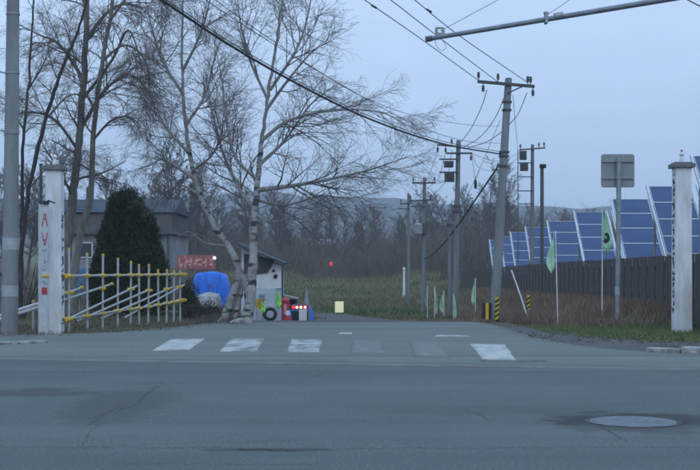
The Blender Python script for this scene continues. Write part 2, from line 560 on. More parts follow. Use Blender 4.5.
# crosswalk stripes
def flat(x, y):
    Y = F * CAMZ / (y - 270)
    return ((x - 350) / F * Y, Y)
def stripe(q, material):
    pts = [flat(*p) for p in q]
    n = 6
    rows_ = []
    for k in range(n + 1):
        t = k / n
        a = (pts[0][0] + (pts[3][0] - pts[0][0]) * t, pts[0][1] + (pts[3][1] - pts[0][1]) * t)
        b = (pts[1][0] + (pts[2][0] - pts[1][0]) * t, pts[1][1] + (pts[2][1] - pts[1][1]) * t)
        j = lambda: rnd.uniform(-0.013, 0.013)
        rows_.append([(a[0] + (b[0] - a[0]) * i / 5 + (j() if i in (0, 5) else 0), a[1] + (b[1] - a[1]) * i / 5 + (j() if k in (0, n) else 0)) for i in range(6)])
    return strip('crosswalk_stripe', rows_, material, side_road, None, dz=0.0085)
stripe([(153, 351), (190, 350), (205, 339), (171, 339.5)], M_paint1)
stripe([(220, 352), (257, 351.5), (264, 339), (231, 339)], M_paint2)
stripe([(286, 353), (319, 352.5), (322, 339.5), (292, 339)], M_paint2)
stripe([(350, 355), (384, 354.5), (381, 340), (352, 340)], M_paint3)
stripe([(414, 357.5), (450, 358), (437, 341), (409, 340.5)], M_paint3)
stripe([(483, 360), (516, 360.5), (505, 345), (470, 344)], M_paint1)
# short worn dash near the crest
stripe([(339, 334.4), (352, 334.4), (352, 332.9), (340, 332.9)], M_paint1)
stripe([(434, 337), (471, 337), (465, 335.4), (437, 335.4)], M_paint2)

# cracks and patches in the main road
def ribbon(name, pts, wdt, material, parent, dz):
    pts = [Vector((p[0], p[1], 0)) for p in pts]
    V = []; Q = []
    for i, p in enumerate(pts):
        d = (pts[min(i + 1, len(pts) - 1)] - pts[max(i - 1, 0)]).normalized()
        s = Vector((-d.y, d.x, 0)) * (wdt * rnd.uniform(0.25, 1.0))
        V += [(p.x + s.x, p.y + s.y, gz(p.x, p.y) + dz), (p.x - s.x, p.y - s.y, gz(p.x, p.y) + dz)]
    for i in range(len(pts) - 1):
        Q.append((2 * i, 2 * i + 1, 2 * i + 3, 2 * i + 2))
    return link(name, raw_mesh(name, np.array(V), np.array(Q)), material, parent)
def crackpath(a, b, n, wob):
    pts = []
    o = 0
    for i in range(n + 1):
        t = i / n
        o = o * 0.75 + rnd.uniform(-wob, wob)
        pts.append((a[0] + (b[0] - a[0]) * t + o * 0.5, a[1] + (b[1] - a[1]) * t + o))
    return pts
ribbon('crack', crackpath(flat(-40, 447), flat(330, 449), 60, 0.020), 0.006, M_crack, main_road, 0.006)
ribbon('crack', crackpath(flat(240, 449), flat(297, 451), 26, 0.020), 0.022, M_crack, main_road, 0.008)
ribbon('crack', crackpath(flat(330, 449), flat(720, 447), 50, 0.015), 0.005, M_crack, main_road, 0.006)
ribbon('crack', crackpath(flat(82, 428), flat(128, 402), 40, 0.05), 0.004, M_crack, main_road, 0.006)
ribbon('crack', crackpath(flat(120, 412), flat(166, 382), 44, 0.06), 0.005, M_crack, main_road, 0.006)
ribbon('crack', crackpath(flat(80, 448), flat(98, 424), 30, 0.03), 0.003, M_crack, main_road, 0.006)
ribbon('crack', crackpath(flat(480, 361.5), flat(546, 362), 16, 0.05), 0.05, M_crack, main_road, 0.016)
ribbon('crack', crackpath(flat(505, 409), flat(600, 417), 20, 0.02), 0.006, M_crack, main_road, 0.006)
ribbon('crack', crackpath(flat(300, 380), flat(330, 372), 12, 0.03), 0.006, M_crack, main_road, 0.006)
def blob(name, cx, cy, rx, ry, material, parent, dz, n=26, j=0.18):
    V = [(cx, cy, gz(cx, cy) + dz)]
    for i in range(n):
        t = 2 * math.pi * i / n
        k = 1 + rnd.uniform(-j, j)
        V.append((cx + rx * k * math.cos(t), cy + ry * k * math.sin(t), gz(cx, cy) + dz))
    me = bpy.data.meshes.new(name)
    me.from_pydata(V, [], [(0, 1 + i, 1 + (i + 1) % n) for i in range(n)])
    return link(name, me, material, parent)
for k in range(16):
    x_, y_ = rnd.uniform(-40, 740), rnd.uniform(378, 466)
    a_ = flat(x_, y_); ang = rnd.choice((rnd.uniform(-.25, .25), rnd.uniform(1.0, 1.9)))
    l_ = rnd.uniform(.5, 1.8)
    ribbon('crack', crackpath(a_, (a_[0] + math.cos(ang) * l_, a_[1] + math.sin(ang) * l_), 26, .03), rnd.uniform(.0025, .0045), M_crack, main_road, .006)
# manhole
mx_, my_ = flat(633, 422)
man = thing('manhole_cover', 'round pale steel manhole cover in a broken dark ring in the road', 'manhole', (mx_, my_, 0))
mb = MB(); mb.lathe([(0.36, -0.02), (0.37, 0.004), (0.365, 0.007), (0.0, 0.008)], n=40)
lid = mb.build('lid', mat('manhole_steel', (0.15, 0.178, 0.20), 0.65, (0.085, 0.10, 0.118), 7, metal=0.1, bump=0.6, bscale=40), man)
V = []; n = 48
for i in range(n):
    t = 2 * math.pi * i / n
    V += [(0.375 * math.cos(t), 0.375 * math.sin(t), 0.006), (0.405 * math.cos(t), 0.405 * math.sin(t), 0.004)]
me = bpy.data.meshes.new('surround_ring'); me.from_pydata(V, [], [(2 * i, 2 * i + 1, (2 * i + 3) % (2 * n), (2 * i + 2) % (2 * n)) for i in range(n)])
link('surround_ring', me, M_crack, man)

# kerbs: short worn blocks
def kerb(name, pts, hgt, wdt):
    k = tag(link(name, None), kind='structure')
    c = catmull([(a, b, 0) for a, b in pts], 6)
    # resample by ~0.6 m
    out_ = [c[0]]; acc = 0
    for a, b in zip(c, c[1:]):
        d = (b - a).length; s = 0
        while acc + d - s >= 0.6:
            s += 0.6 - acc; acc = 0
            out_.append(a + (b - a) * (s / d))
        acc += d - s
    for a, b in zip(out_, out_[1:]):
        mid = (a + b) / 2; d = b - a
        rot = Matrix.Rotation(math.atan2(d.y, d.x) + rnd.uniform(-.03, .03), 3, 'Z')
        h = hgt * rnd.uniform(0.6, 1.1)
        mb_ = MB(); mb_.box((0, 0, h / 2 - 0.02), (d.length - 0.015, wdt, h + 0.04), rot)
        o = mb_.build('kerb_stone', M_conc, k, bevel=0.015, loc=(mid.x, mid.y, gz(mid.x, mid.y)))
kerb('kerb', [(4.75, 19.75), (5.4, 19.2), (7.2, 18.55), (11, 17.6), (15, 16.8)], 0.10, 0.20)
kerb('kerb_left', [(-5.4, 22.1), (-6.2, 21.4), (-8, 21.4), (-12, 22.2)], 0.05, 0.15)

# hills
def hill(name, Y, prof, depth, material):
    xs = np.linspace(-2200, 2200, 180)
    V = []; nj = 8
    for j in range(nj):
        t = j / (nj - 1)
        for x in xs:
            h = np.interp(x, [p[0] for p in prof], [p[1] for p in prof])
            h += 2.5 * math.sin(x * 0.021 + Y) + 1.6 * math.sin(x * 0.063 + 2 * Y)+ 1.0 * math.sin(x * 0.15 + Y)
            V.append((x, Y + depth * t, h * math.sin(t * math.pi / 2) ** 0.8 if t < 1 else h))
    n = len(xs)
    Q = [(j * n + i, j * n + i + 1, (j + 1) * n + i + 1, (j + 1) * n + i) for j in range(nj - 1) for i in range(n - 1)]
    return tag(link(name, raw_mesh(name, np.array(V), np.array(Q)), material), kind='structure')
M_hill = mat('wooded_hill_hazed', (0.016, 0.028, 0.048), 0.95, (0.034, 0.042, 0.052), 0.03, bump=0.8, bscale=0.2)  # blue of the distant air is painted into the woods' base colour
hill('hill', 820, [(-2200, 60), (-500, 64), (-230, 60), (-60, 62), (60, 60), (200, 50), (500, 50), (2200, 56)], 200, M_hill)
hill('hill', 480, [(-2200, 16), (-200, 19), (-40, 14), (10, 19), (60, 23), (160, 19), (300, 20), (2200, 18)], 120,
     mat('wooded_slope', (0.055, 0.055, 0.05), 0.95, (0.085, 0.07, 0.06), 0.05, bump=0.8, bscale=0.3))

# ------------------------------------------------------------------ trees
def grow(lines, p, d, L, r, lvl, maxl, prm, rg):
    """recursive bare branch; lines[lvl] gets (pts, radii)"""
    n = prm['seg'][lvl]
    pts = [tuple(p)]; rad = [r]
    px, py, pz = p; dx, dy, dz = d
    st = L / n
    wob = prm['wob'][lvl]; up = prm['up'][lvl]
    dirs = [d]
    for i in range(n):
        dx += rg.gauss(0, wob); dy += rg.gauss(0, wob); dz += rg.gauss(0, wob) + up
        l = math.sqrt(dx * dx + dy * dy + dz * dz); dx /= l; dy /= l; dz /= l
        px += dx * st; py += dy * st; pz += dz * st
        pts.append((px, py, pz)); dirs.append((dx, dy, dz))
        rad.append(max(prm['rmin'], r * (1 - 0.82 * (i + 1) / n)))
    lines[lvl].append((pts, rad))
    if lvl >= maxl: return
    spawn(lines, pts, dirs, rad, L, lvl, maxl, prm, rg, prm['kids'][lvl], prm['start'][lvl])

def spawn(lines, pts, dirs, rad, L, lvl, maxl, prm, rg, kids, start, lfac=None):
    n = len(pts) - 1
    q = 1.0 if lfac is not None or lvl == 0 or prm['rmin'] > .01 else min(1.0, max(0.3, L / (0, 2.0, 1.05, 0.5)[lvl]))
    k = max(1, int(kids * q * rg.uniform(0.75, 1.25)))
    for c in range(k):
        t = start + (1 - start) * (c + rg.random()) / k
        f = min(t * n, n - 1e-3); i = int(f); u = f - i
        a, b = pts[i], pts[i + 1]
        p = (a[0] + (b[0] - a[0]) * u, a[1] + (b[1] - a[1]) * u, a[2] + (b[2] - a[2]) * u)
        D = Vector(dirs[min(i + 1, n)])
        ax = D.cross(Vector((rg.gauss(0, 1), rg.gauss(0, 1), rg.gauss(0, 1))))
        if ax.length < 1e-3: continue
        ang = R(rg.uniform(*prm['ang'][lvl]))
        nd = (Matrix.Rotation(ang, 3, ax.normalized()) @ D)
        ratio = prm['len'][lvl] * rg.uniform(0.6, 1.15) * (1.15 - 0.65 * t)
        r = max(prm['rmin'], min(rad[i] * 0.75, rad[i] * prm['rr'][lvl]))
        grow(lines, p, (nd.x, nd.y, nd.z), L * ratio if lfac is None else lfac * ratio, r, lvl + 1, maxl, prm, rg)

PRM = dict(seg=[10, 6, 5, 4, 3], wob=[0.1, 0.12, 0.12, 0.13, 0.13], up=[0.03, 0.05, 0.02, -0.02, -0.04], rmin=0.0029,
           kids=[14, 12, 9, 6], start=[0.3, 0.15, 0.15, 0.1], ang=[(35, 65), (28, 58), (26, 52), (20, 48)],
           len=[0.42, 0.52, 0.56, 0.68], rr=[0.42, 0.5, 0.55, 0.6])

def poly_dirs(pts):
    ds = []
    for i in range(len(pts)):
        d = (Vector(pts[min(i + 1, len(pts) - 1)]) - Vector(pts[max(i - 1, 0)])).normalized()
        ds.append((d.x, d.y, d.z))
    return ds

def bare_tree(name, label, stems, limbs, mats, seed, prm=PRM, group=None, cat='tree', kids=16, lim=2.8, start=0.35):
    """stems: list of (ctrl points, r0, r1); limbs: list of (ctrl, r0)"""
    rg = random.Random(seed)
    base = Vector(stems[0][0][0])
    base.z = base.z
    t = thing(name, label, cat, base, group=group)
    lines = [[], [], [], [], []]
    for si, (ctrl, r0, r1) in enumerate(stems):
        pts = catmull([Vector(p) - base for p in ctrl], 7)
        n = len(pts)
        rad = [r0 + (r1 - r0) * (i / (n - 1)) ** 0.85 for i in range(n)]
        rad = [q * (1 + rg.uniform(-.05, .05)) for q in rad]
        if len(mats) < 4 or si != 1: rad[0] *= 1.35 if len(mats) < 4 or si == 0 else 1.1; rad[1] *= 1.12 if si == 0 else 1
        if n > 18:
            pts = [p + Vector((rg.gauss(0, .012), rg.gauss(0, .012), 0)) for p in pts]
        link('trunk', tubes_mesh('trunk', [([tuple(p) for p in pts], rad)], 12), mats[3] if len(mats) > 3 and si == 1 else mats[0], t)
        if kids and not (len(mats) > 3 and si == 2) and not (len(mats) > 3 and si == 0):
            spawn(lines, [tuple(p) for p in pts], poly_dirs(pts), rad, 1, 0, 4, prm, rg, kids, start, lfac=lim / prm['len'][0])
    for ctrl, r0 in limbs:
        pts = catmull([Vector(p) - base for p in ctrl], 5)
        n = len(pts)
        rad = [max(0.006, r0 * (1 - 0.88 * i / (n - 1))) for i in range(n)]
        L = sum((b - a).length for a, b in zip(pts, pts[1:]))
        link('limb', tubes_mesh('limb', [([tuple(p) for p in pts], rad)], 8), mats[1], t)
        spawn(lines, [tuple(p) for p in pts], poly_dirs(pts), rad, L, 1, 4, prm, rg, prm['kids'][1] * 1.5, 0.15)
    tw = lines[1] + lines[2] + lines[3] + lines[4]
    if tw:
        link('crown', tubes_mesh('crown', tw, 3), mats[2], t)
    return t

def C(Y, *pts, dy=0.0):
    n = len(pts)
    return [P(x, y, Y + dy * i / max(1, n - 1)) for i, (x, y) in enumerate(pts)]

# --- birch on the corner
bz = -0.15
birch_prm = dict(PRM); birch_prm['kids'] = [14, 13, 11, 6]; birch_prm['rmin'] = 0.0026; birch_prm['up'] = [0.03, 0.06, 0.02, -0.03, -0.06]
st = C(31, (246, 328), (250, 300), (253, 260), (254, 225), (257, 185), (262, 140), (268, 95), (276, 45), (282, 0), (288, -60), (291, -100))
bare_tree('birch_tree', 'white barked birch with dark scars leaning over the booth', [(st[:6], 0.150, 0.055), (st[5:], 0.05, 0.012)],
    [(C(31, (257, 190), (290, 186), (330, 179), (372, 169), (412, 155), dy=-1.2), 0.065),
     (C(31, (256, 210), (240, 190), (222, 150), (212, 110), (205, 70), dy=1.2), 0.06),
     (C(31, (259, 165), (285, 140), (310, 105), (335, 85), dy=1.0), 0.05),
     (C(31, (262, 140), (290, 120), (335, 110), (380, 112), (405, 125), dy=0.6), 0.05),
     (C(31, (266, 110), (288, 80), (312, 52), (332, 40), dy=-1.0), 0.045),
     (C(31, (258, 180), (236, 158), (226, 120), (222, 80), (216, 50), dy=-1.0), 0.05),
     (C(31, (270, 90), (296, 50), (308, 15), (315, -30), dy=0.8), 0.045),
     (C(31, (268, 100), (250, 60), (240, 20), (236, -20), dy=0.9), 0.04),
     (C(31, (256, 200), (285, 205), (320, 196), (350, 198), (378, 192), dy=1.4), 0.04),
     (C(31, (255, 215), (275, 222), (300, 214), (322, 212), dy=-1.2), 0.03),
     ], (M_birch, M_blimb, M_btwig, M_blimb), 11, birch_prm, kids=16, lim=2.0)

st2 = C(31.8, (222, 324), (231, 300), (239, 272), (229, 248), (213, 224), (197, 186), (188, 145), (183, 95), (182, 40), (184, -20), (186, -70))
st2b = C(31.8, (246, 324), (247, 295), (240, 268), (236, 256))
st2c = C(31.9, (234, 324), (240, 295), (252, 262), (250, 225), (256, 190), (250, 160))
bare_tree('birch_tree', 'pale birch clump with crooked stem beside the blue tarp', [(st2[:7], 0.115, 0.055), (st2[6:], 0.05, 0.012), (st2b, 0.08, 0.05), (st2c, 0.075, 0.015)],
    [(C(31.8, (228, 246), (205, 243), (190, 232), (178, 236), dy=-0.5), 0.03),
     (C(31.8, (195, 180), (165, 160), (150, 165), (128, 172), dy=-0.6), 0.04),
     (C(31.8, (190, 155), (160, 120), (140, 90), (125, 70), dy=0.8), 0.045),
     (C(31.8, (186, 125), (205, 95), (214, 60), (224, 30), dy=0.8), 0.045),
     (C(31.8, (184, 95), (162, 60), (150, 20), (142, -20), dy=-0.9), 0.045),
     (C(31.8, (200, 195), (180, 185), (162, 195), (145, 200), dy=1.0), 0.03),
     (C(31.8, (183, 70), (200, 35), (210, 0), (216, -30), dy=-0.8), 0.04),
     (C(31.8, (193, 170), (212, 155), (222, 130), (230, 100), dy=-0.9), 0.035),
     ], (M_birch, M_blimb, M_btwig, M_blimb), 12, birch_prm, kids=9, lim=1.9, start=0.45)

# --- broadleaf trees left
old_prm = dict(PRM); old_prm['up'] = [0.02, 0.0, -0.05, -0.08, -0.1]; old_prm['kids'] = [14, 14, 11, 6]; old_prm['rmin'] = 0.0026
a = C(36, (60, 330), (64, 285), (68, 240), (73, 195), (78, 150), (83, 90), (86, 30), (88, -30), (92, -90))
bare_tree('bare_tree', 'tall bare tree with thick tan trunk behind the white gate pillar', [(a, 0.19, 0.05)],
    [(C(36, (80, 130), (105, 90), (130, 75), (150, 95), (158, 130), dy=-1.0), 0.06),
     (C(36, (84, 80), (60, 45), (40, 35), (10, 20), dy=0.8), 0.06),
     (C(36, (86, 40), (110, 10), (135, 5), (160, 25), dy=1.0), 0.06),
     (C(36, (78, 150), (55, 120), (30, 112), (5, 118), dy=-0.8), 0.05),
     (C(36, (87, 10), (70, -30), (50, -50), dy=0.5), 0.05),
     (C(36, (82, 100), (112, 60), (128, 30), (140, 60), (146, 100), dy=-1.4), 0.05)],
    (M_bark, M_twig, M_twig), 21, old_prm, kids=10, lim=2.2)
b = C(35, (68, 335), (73, 285), (80, 238), (91, 195), (93, 135), (102, 65), (112, 5), (120, -60), (124, -90))
bare_tree('bare_tree', 'bare tree with thin curving tan trunk right of the thicker one', [(b, 0.125, 0.03)],
    [(C(35, (93, 140), (112, 120), (132, 118), (150, 140), dy=-0.8), 0.04),
     (C(35, (103, 60), (125, 45), (145, 60), (150, 95), (150, 140), dy=0.8), 0.04),
     (C(35, (110, 20), (135, -10), (160, -5), (172, 30), dy=-0.6), 0.04),
     (C(35, (95, 110), (80, 80), (70, 40), (58, 10), dy=0.8), 0.04)],
    (M_bark, M_twig, M_twig), 22, old_prm, kids=9, lim=1.7)
c = C(34, (12, 330), (20, 255), (34, 165), (50, 105), (65, 62), (80, 25), (92, -20), (98, -60))
bare_tree('bare_tree', 'dark slender tree leaning right beside the concrete pole', [(c, 0.08, 0.02)],
    [(C(34, (45, 120), (70, 95), (95, 98), (120, 85), dy=0.7), 0.03),
     (C(34, (28, 190), (50, 165), (75, 150), (110, 160), dy=-0.6), 0.025),
     (C(34, (22, 225), (45, 205), (70, 178), (86, 150), dy=0.5), 0.03)],
    (M_barkd, M_twig, M_twig), 23, old_prm, kids=9, lim=1.6)
d = C(37, (20, 330), (22, 240), (23, 150), (29, 80), (33, 10), (38, -60))
bare_tree('bare_tree', 'dark straight thin tree just behind the concrete pole', [(d, 0.07, 0.02)],
    [(C(37, (24, 130), (5, 100), (-20, 80), dy=0.5), 0.03), (C(37, (28, 90), (45, 60), (55, 20), dy=-0.5), 0.03)],
    (M_barkd, M_twig, M_twig), 24, old_prm, kids=8, lim=1.6)
# shrub at the left edge
shrub_prm = dict(PRM); shrub_prm['up'] = [0.05, 0.06, 0.03, 0, 0]
sh = []
base = P(20, 325, 35)
rg = random.Random(5)
stems = []
for k in range(7):
    aa = rg.uniform(0, 6.28); ll = rg.uniform(1.6, 2.8); tl = rg.uniform(0.2, 0.6)
    o = Vector((math.cos(aa) * tl, math.sin(aa) * tl, 1)) * ll
    stems.append(([base, base + o * 0.5 + Vector((rg.gauss(0, .1), rg.gauss(0, .1), 0)), base + o], 0.025, 0.008))
bare_tree('bare_shrub', 'leafless twiggy shrub growing under the dark slender trees', stems, [],
          (M_barkd, M_twig, M_twig), 31, shrub_prm, cat='shrub', kids=7, lim=0.9, start=0.2)

# --- far wood: templates copied as individuals
def far_template(seed, H):
    rg = random.Random(seed)
    lines = [[], [], [], [], []]
    prm = dict(seg=[8, 5, 4, 3, 3], wob=[0.05, 0.1, 0.14, 0.16, 0.2], up=[0.04, 0.09, 0.06, 0.03, 0.0], rmin=0.014,
               kids=[26, 10, 8, 4], start=[0.2, 0.15, 0.15, 0.1], ang=[(25, 50), (22, 45), (22, 50), (20, 50)],
               len=[0.36, 0.48, 0.5, 0.5], rr=[0.4, 0.5, 0.55, 0.6])
    grow(lines, (0, 0, -0.4), (rg.gauss(0, .04), rg.gauss(0, .04), 1), H, H * 0.016, 0, 3, prm, rg)
    tr = tubes_mesh('far_trunk', lines[0], 6); tr.materials.append(M_twigfar)
    cr = tubes_mesh('far_crown', lines[1] + lines[2] + lines[3], 3); cr.materials.append(M_twigfar)
    return tr, cr
TPL = [far_template(100 + k, H) for k, H in enumerate((11.5, 10, 12.5, 9))]
def far_tree(x, Y, s, label, group, tpl=None):
    X = (x - 350) / F * Y
    t = thing('bare_tree', label, 'tree', (X, Y, gz(X, Y)), rnd.uniform(0, 6.28), group)
    s *= .88
    t.scale = (s * rnd.uniform(1.0, 1.35),) * 2 + (s,)
    tr, cr = TPL[tpl if tpl is not None else rnd.randrange(len(TPL))]
    link('trunk', tr, None, t); link('crown', cr, None, t)
    return t
lab1 = 'leafless grey tree in the wood edge beyond the grass field'
for k in range(42):
    x = 165 + (500 - 165) * (k + rnd.uniform(0, 1)) / 42
    Y = rnd.uniform(125, 190)
    s = rnd.uniform(0.75, 1.1)
    if 285 < x < 425: s *= 0.70
    far_tree(x, Y, s, lab1, 'trees of the wood edge beyond the field')
lab2 = 'leafless grey tree standing beyond the solar panels'
for k in range(26):
    x = 470 + (720 - 470) * (k + rnd.uniform(0, 1)) / 26
    far_tree(x, rnd.uniform(140, 200), rnd.uniform(0.72, 1.0) * (0.78 if x > 565 else 1), lab2, 'trees beyond the solar panels')
lab3 = 'leafless grey tree standing behind the grey house'
for k in range(12):
    x = -10 + 190 * (k + rnd.uniform(0, 1)) / 12
    far_tree(x, rnd.uniform(85, 130), rnd.uniform(0.7, 1.0), lab3, 'trees behind the house')

# brush mass at the wood's foot and further woods
def brush(name, label, n, xr, Yr, hr, seed, material, rr=0.02, lean=0.25):
    rg = random.Random(seed)
    L = []
    for k in range(n):
        Y = rg.uniform(*Yr); x = rg.uniform(*xr); X = (x - 350) / F * Y
        z0 = gz(X, Y) - 0.1; h = rg.uniform(*hr) * (0.7 + 0.3 * math.sin(X * 0.35) * math.cos(Y * 0.2 + X * .11))
        dx, dy = rg.gauss(0, lean), rg.gauss(0, lean)
        pts = [(X, Y, z0), (X + dx * h * .3, Y + dy * h * .3, z0 + h * .4), (X + dx * h * .8, Y + dy * h * .8, z0 + h * .75), (X + dx * h * 1.2, Y + dy * h * 1.2, z0 + h)]
        L.append((pts, [rr, rr * .75, rr * .5, rr * .25]))
        for q in range(5):
            u = rg.uniform(.2, .9); i = min(2, int(u * 3)); f = u * 3 - i
            p = [pts[i][j] + (pts[i + 1][j] - pts[i][j]) * f for j in range(3)]
            l = h * rg.uniform(.2, .45); e_ = (rg.gauss(0, .5), rg.gauss(0, .5), rg.uniform(.4, 1))
            L.append(([tuple(p), tuple(p[j] + e_[j] * l * .5 for j in range(3)), tuple(p[j] + e_[j] * l + rg.gauss(0, .05) for j in range(3))], [rr * .5, rr * .4, rr * .2]))
    o = link(name, tubes_mesh(name, L, 3), material)
    return tag(o, label, 'undergrowth', kind='stuff')
brush('undergrowth', 'dense brown leafless undergrowth along the far edge of the field', 6500, (120, 520), (118, 185), (1.6, 4.6), 41, M_brush, 0.03)
brush('undergrowth', 'grey leafless thicket filling the ground behind the solar panels', 3600, (440, 740), (95, 170), (2.0, 6.5), 42, M_twigfar, 0.03)
brush('undergrowth', 'far grey wood on the slope below the hills', 5000, (100, 760), (230, 420), (5.0, 9.0), 43, M_twigfar, 0.07, 0.12)
brush('undergrowth', 'low brown weeds around the stems of the corner birches', 260, (196, 245), (30.5, 34), (0.25, 0.8), 44, M_twig, 0.006, 0.35)
brush('undergrowth', 'dark leafless thicket behind the yellow clamped railing', 700, (-20, 215), (42, 60), (0.8, 2.2), 45, M_twig, 0.012, 0.3)

# ------------------------------------------------------------------ grass
def blades(name, label, n, region, hr, wd, material, seed, lean=0.35, dens=None):
    g_ = np.random.default_rng(seed)
    pts = []
    while len(pts) < n:
        x, y = region(g_)
        if dens is None or g_.random() < dens(x, y):
            pts.append((x, y, gz(x, y) - 0.07 if y < 70 else gz(x, y) - 0.02))
    B = np.array(pts)
    h = g_.uniform(hr[0], hr[1], n)
    a = g_.uniform(0, 2 * np.pi, n)
    side = np.stack([np.cos(a), np.sin(a), np.zeros(n)], 1) * (wd * g_.uniform(.6, 1.3, n))[:, None]
    ln = g_.normal(0, lean, (n, 2)) * h[:, None]
    mid = B + np.concatenate([ln * .35, (h * .6)[:, None]], 1)
    tip = B + np.concatenate([ln, h[:, None]], 1)
    V = np.stack([B - side, B + side, mid + side * .7, mid - side * .7, tip], 1).reshape(-1, 3)
    k = np.arange(n)[:, None] * 5
    T = np.concatenate([k + np.array([[0, 1, 2]]), k + np.array([[0, 2, 3]]), k + np.array([[3, 2, 4]])])
    o = link(name, raw_mesh(name, V, T, smooth=False), material)
    return tag(o, label, 'grass', kind='stuff')
def reg_box(x0, x1, y0, y1):
    return lambda g_: (g_.uniform(x0, x1), g_.uniform(y0, y1))
def fbm(x, y):
    return 0.5 + 0.25 * math.sin(x * 1.7 + 1.3 * math.sin(y * .9)) + 0.25 * math.sin(y * 1.3 + 2 * math.sin(x * .8 + 1))
blades('grass', 'short green grass patch at the foot of the sign pole', 26000, reg_box(4.0, 12, 21.8, 28.5), (0.05, 0.17), 0.006, M_grass, 51,
       dens=lambda x, y: (0.35 + 0.65 * fbm(x, y)) * (1 if y > 20.9 + max(0, 5.3 - x) * 2.2 + max(0.9, 1.9 - .12 * x) else 0) * (1 if x < 8 else .5))
blades('grass', 'long dry brown grass on the bank before the dark fence', 46000, reg_box(3.6, 7.5, 27, 64), (0.12, 0.42), 0.007, M_dry, 52, 0.4,
       dens=lambda x, y: (0.15 + 0.85 * fbm(x, y)) * (1 if x > 3.9 + max(0, 31 - y) * .35 + (.35 if y < 37 else 0) else 0))
blades('grass', 'thin dull grass with leaf litter on the left verge', 24000, reg_box(-14, -3.4, 24.9, 42), (0.04, 0.15), 0.006,
       mat('dull_grass', (0.085, 0.10, 0.05), 0.9, (0.15, 0.11, 0.075), 1.5), 53,
       dens=lambda x, y: fbm(x, y) * (1 if x < -4.1 or y > 30 else 0.0) * (1 if x < -4.5 - max(0, 27 - y) * .9 or y > 28 else 0))
blades('grass', 'rough brownish green grass covering the field below the wood', 60000, lambda g_: (lambda yy: ((g_.uniform(150, 560) - 350) / F * yy, yy))(46 + 110 * g_.random() ** 1.6),
       (0.10, 0.32), 0.03, M_field, 54, 0.4, dens=lambda x, y: (0.3 + .7 * fbm(x * .4, y * .3)) * (0 if abs(x - 0.1) < 2.3 and y < 52 else (0 if abs(x+.6+ (y-56)*.25) < 1.4 and y < 60 else 1)))
blades('grass', 'brown roadside grass between the lane and the utility poles', 16000, reg_box(1.9, 5.0, 34, 60), (0.05, 0.17), 0.010, M_dry, 55, 0.4,
       dens=lambda x, y: fbm(x, y) * (1 if x > 2.6 else .5))

def litter(name, label, n, region, seed, keep):
    g_ = np.random.default_rng(seed); V = []; T = []
    while len(T) < n:
        x, y = region(g_)
        if not keep(x, y) or g_.random() > .15 + .85 * fbm(x * 1.5, y * 1.5): continue
        a = g_.uniform(0, 6.28); l = g_.uniform(.015, .04); z = gz(x, y) + .012
        c_, s_ = math.cos(a) * l, math.sin(a) * l
        k = len(V)
        V += [(x - c_, y - s_, z), (x + s_ * .5, y - c_ * .5, z + g_.uniform(0, .02)), (x + c_, y + s_, z + g_.uniform(0, .015)), (x - s_ * .5, y + c_ * .5, z + g_.uniform(0, .02))]
        T.append((k, k + 1, k + 2, k + 3))
    o = link(name, raw_mesh(name, np.array(V), np.array(T), False), mat('dead_leaf', (.17, .115, .075), .9, (.09, .065, .05), 9))
    return tag(o, label, 'leaves', kind='stuff')
litter('leaf_litter', 'brown dead leaves along the edge of the left verge', 2600, reg_box(-12, -3.2, 23.6, 30), 71, lambda x, y: x < -3.3 - max(0, 27.5 - y) * .75 and y > 23.9)
litter('leaf_litter', 'brown dead leaves and grit along the right shoulder', 1800, reg_box(3.4, 10, 19.2, 27), 72, lambda x, y: y > 19.6 + (1.2 if x < 4.6 else 0) and abs(y - (22.6 if x > 5 else 24)) < 2.2)

# ------------------------------------------------------------------ evergreen
def conifer():
    Y = 38
    base = P(128, 330, Y); base.z = gz(base.x, Y)
    t = thing('evergreen_tree', 'dark green conical evergreen behind the yellow clamped railing', 'tree', base)
    mb_ = MB(); mb_.cyl((0, 0, -.1), (0.02, 0, 2.6), 0.07, 0.02, 8); mb_.build('trunk', M_barkd, t)
    g_ = np.random.default_rng(3)
    pts = []; 
    H = P(0, 193, Y).z - base.z
    lobes = [(0.02, 0, 0, H * .99, .74), (0.62, -.1, 0, H * 0.80, 0.50), (-0.62, .1, 0, H * .74, 0.50), (0.3, -.45, 0, H * .90, .55), (-.30, -.3, 0, H * .95, .50), (.95, .0, 0, H * .5, .35), (-.9, 0, 0, H * .45, .35)]
    n = 26000
    for lx, ly, lz, h, rad in lobes:
        m = int(n * h * rad / (H * .9)) 
        u = g_.random(m) ** 0.75
        zz = u * h
        prof = rad * np.clip((1 - u), 0, 1) ** 0.32 * np.clip(u * 3 + .65, 0, 1)
        a = g_.uniform(0, 2 * np.pi, m)
        clump = 1 + 0.2 * np.sin(a * 4 + zz * 6.0) + 0.16 * np.sin(a * 7 - zz * 9 + 1) + 0.13 * g_.normal(0, 1, m)
        rr_ = prof * clump * (1 - 0.35 * g_.random(m) ** 2)
        pts.append(np.stack([lx + rr_ * np.cos(a), ly + rr_ * np.sin(a), lz + zz + .05 + .1 * g_.normal(0, 1, m)], 1))
    B = np.concatenate(pts); m = len(B)
    d1 = g_.normal(0, 1, (m, 3)); d1[:, 2] = np.abs(d1[:, 2]) + .5; d1 /= np.linalg.norm(d1, axis=1, keepdims=True)
    d2 = np.cross(d1, g_.normal(0, 1, (m, 3))); d2 /= np.linalg.norm(d2, axis=1, keepdims=True)
    l = g_.uniform(.05, .13, (m, 1)); w_ = g_.uniform(.010, .022, (m, 1))
    V = np.stack([B - d2 * w_, B + d2 * w_, B + d1 * l], 1).reshape(-1, 3)
    T = np.arange(m * 3).reshape(-1, 3)
    link('crown', raw_mesh('crown', V, T, smooth=False), M_leafdark, t)
conifer()

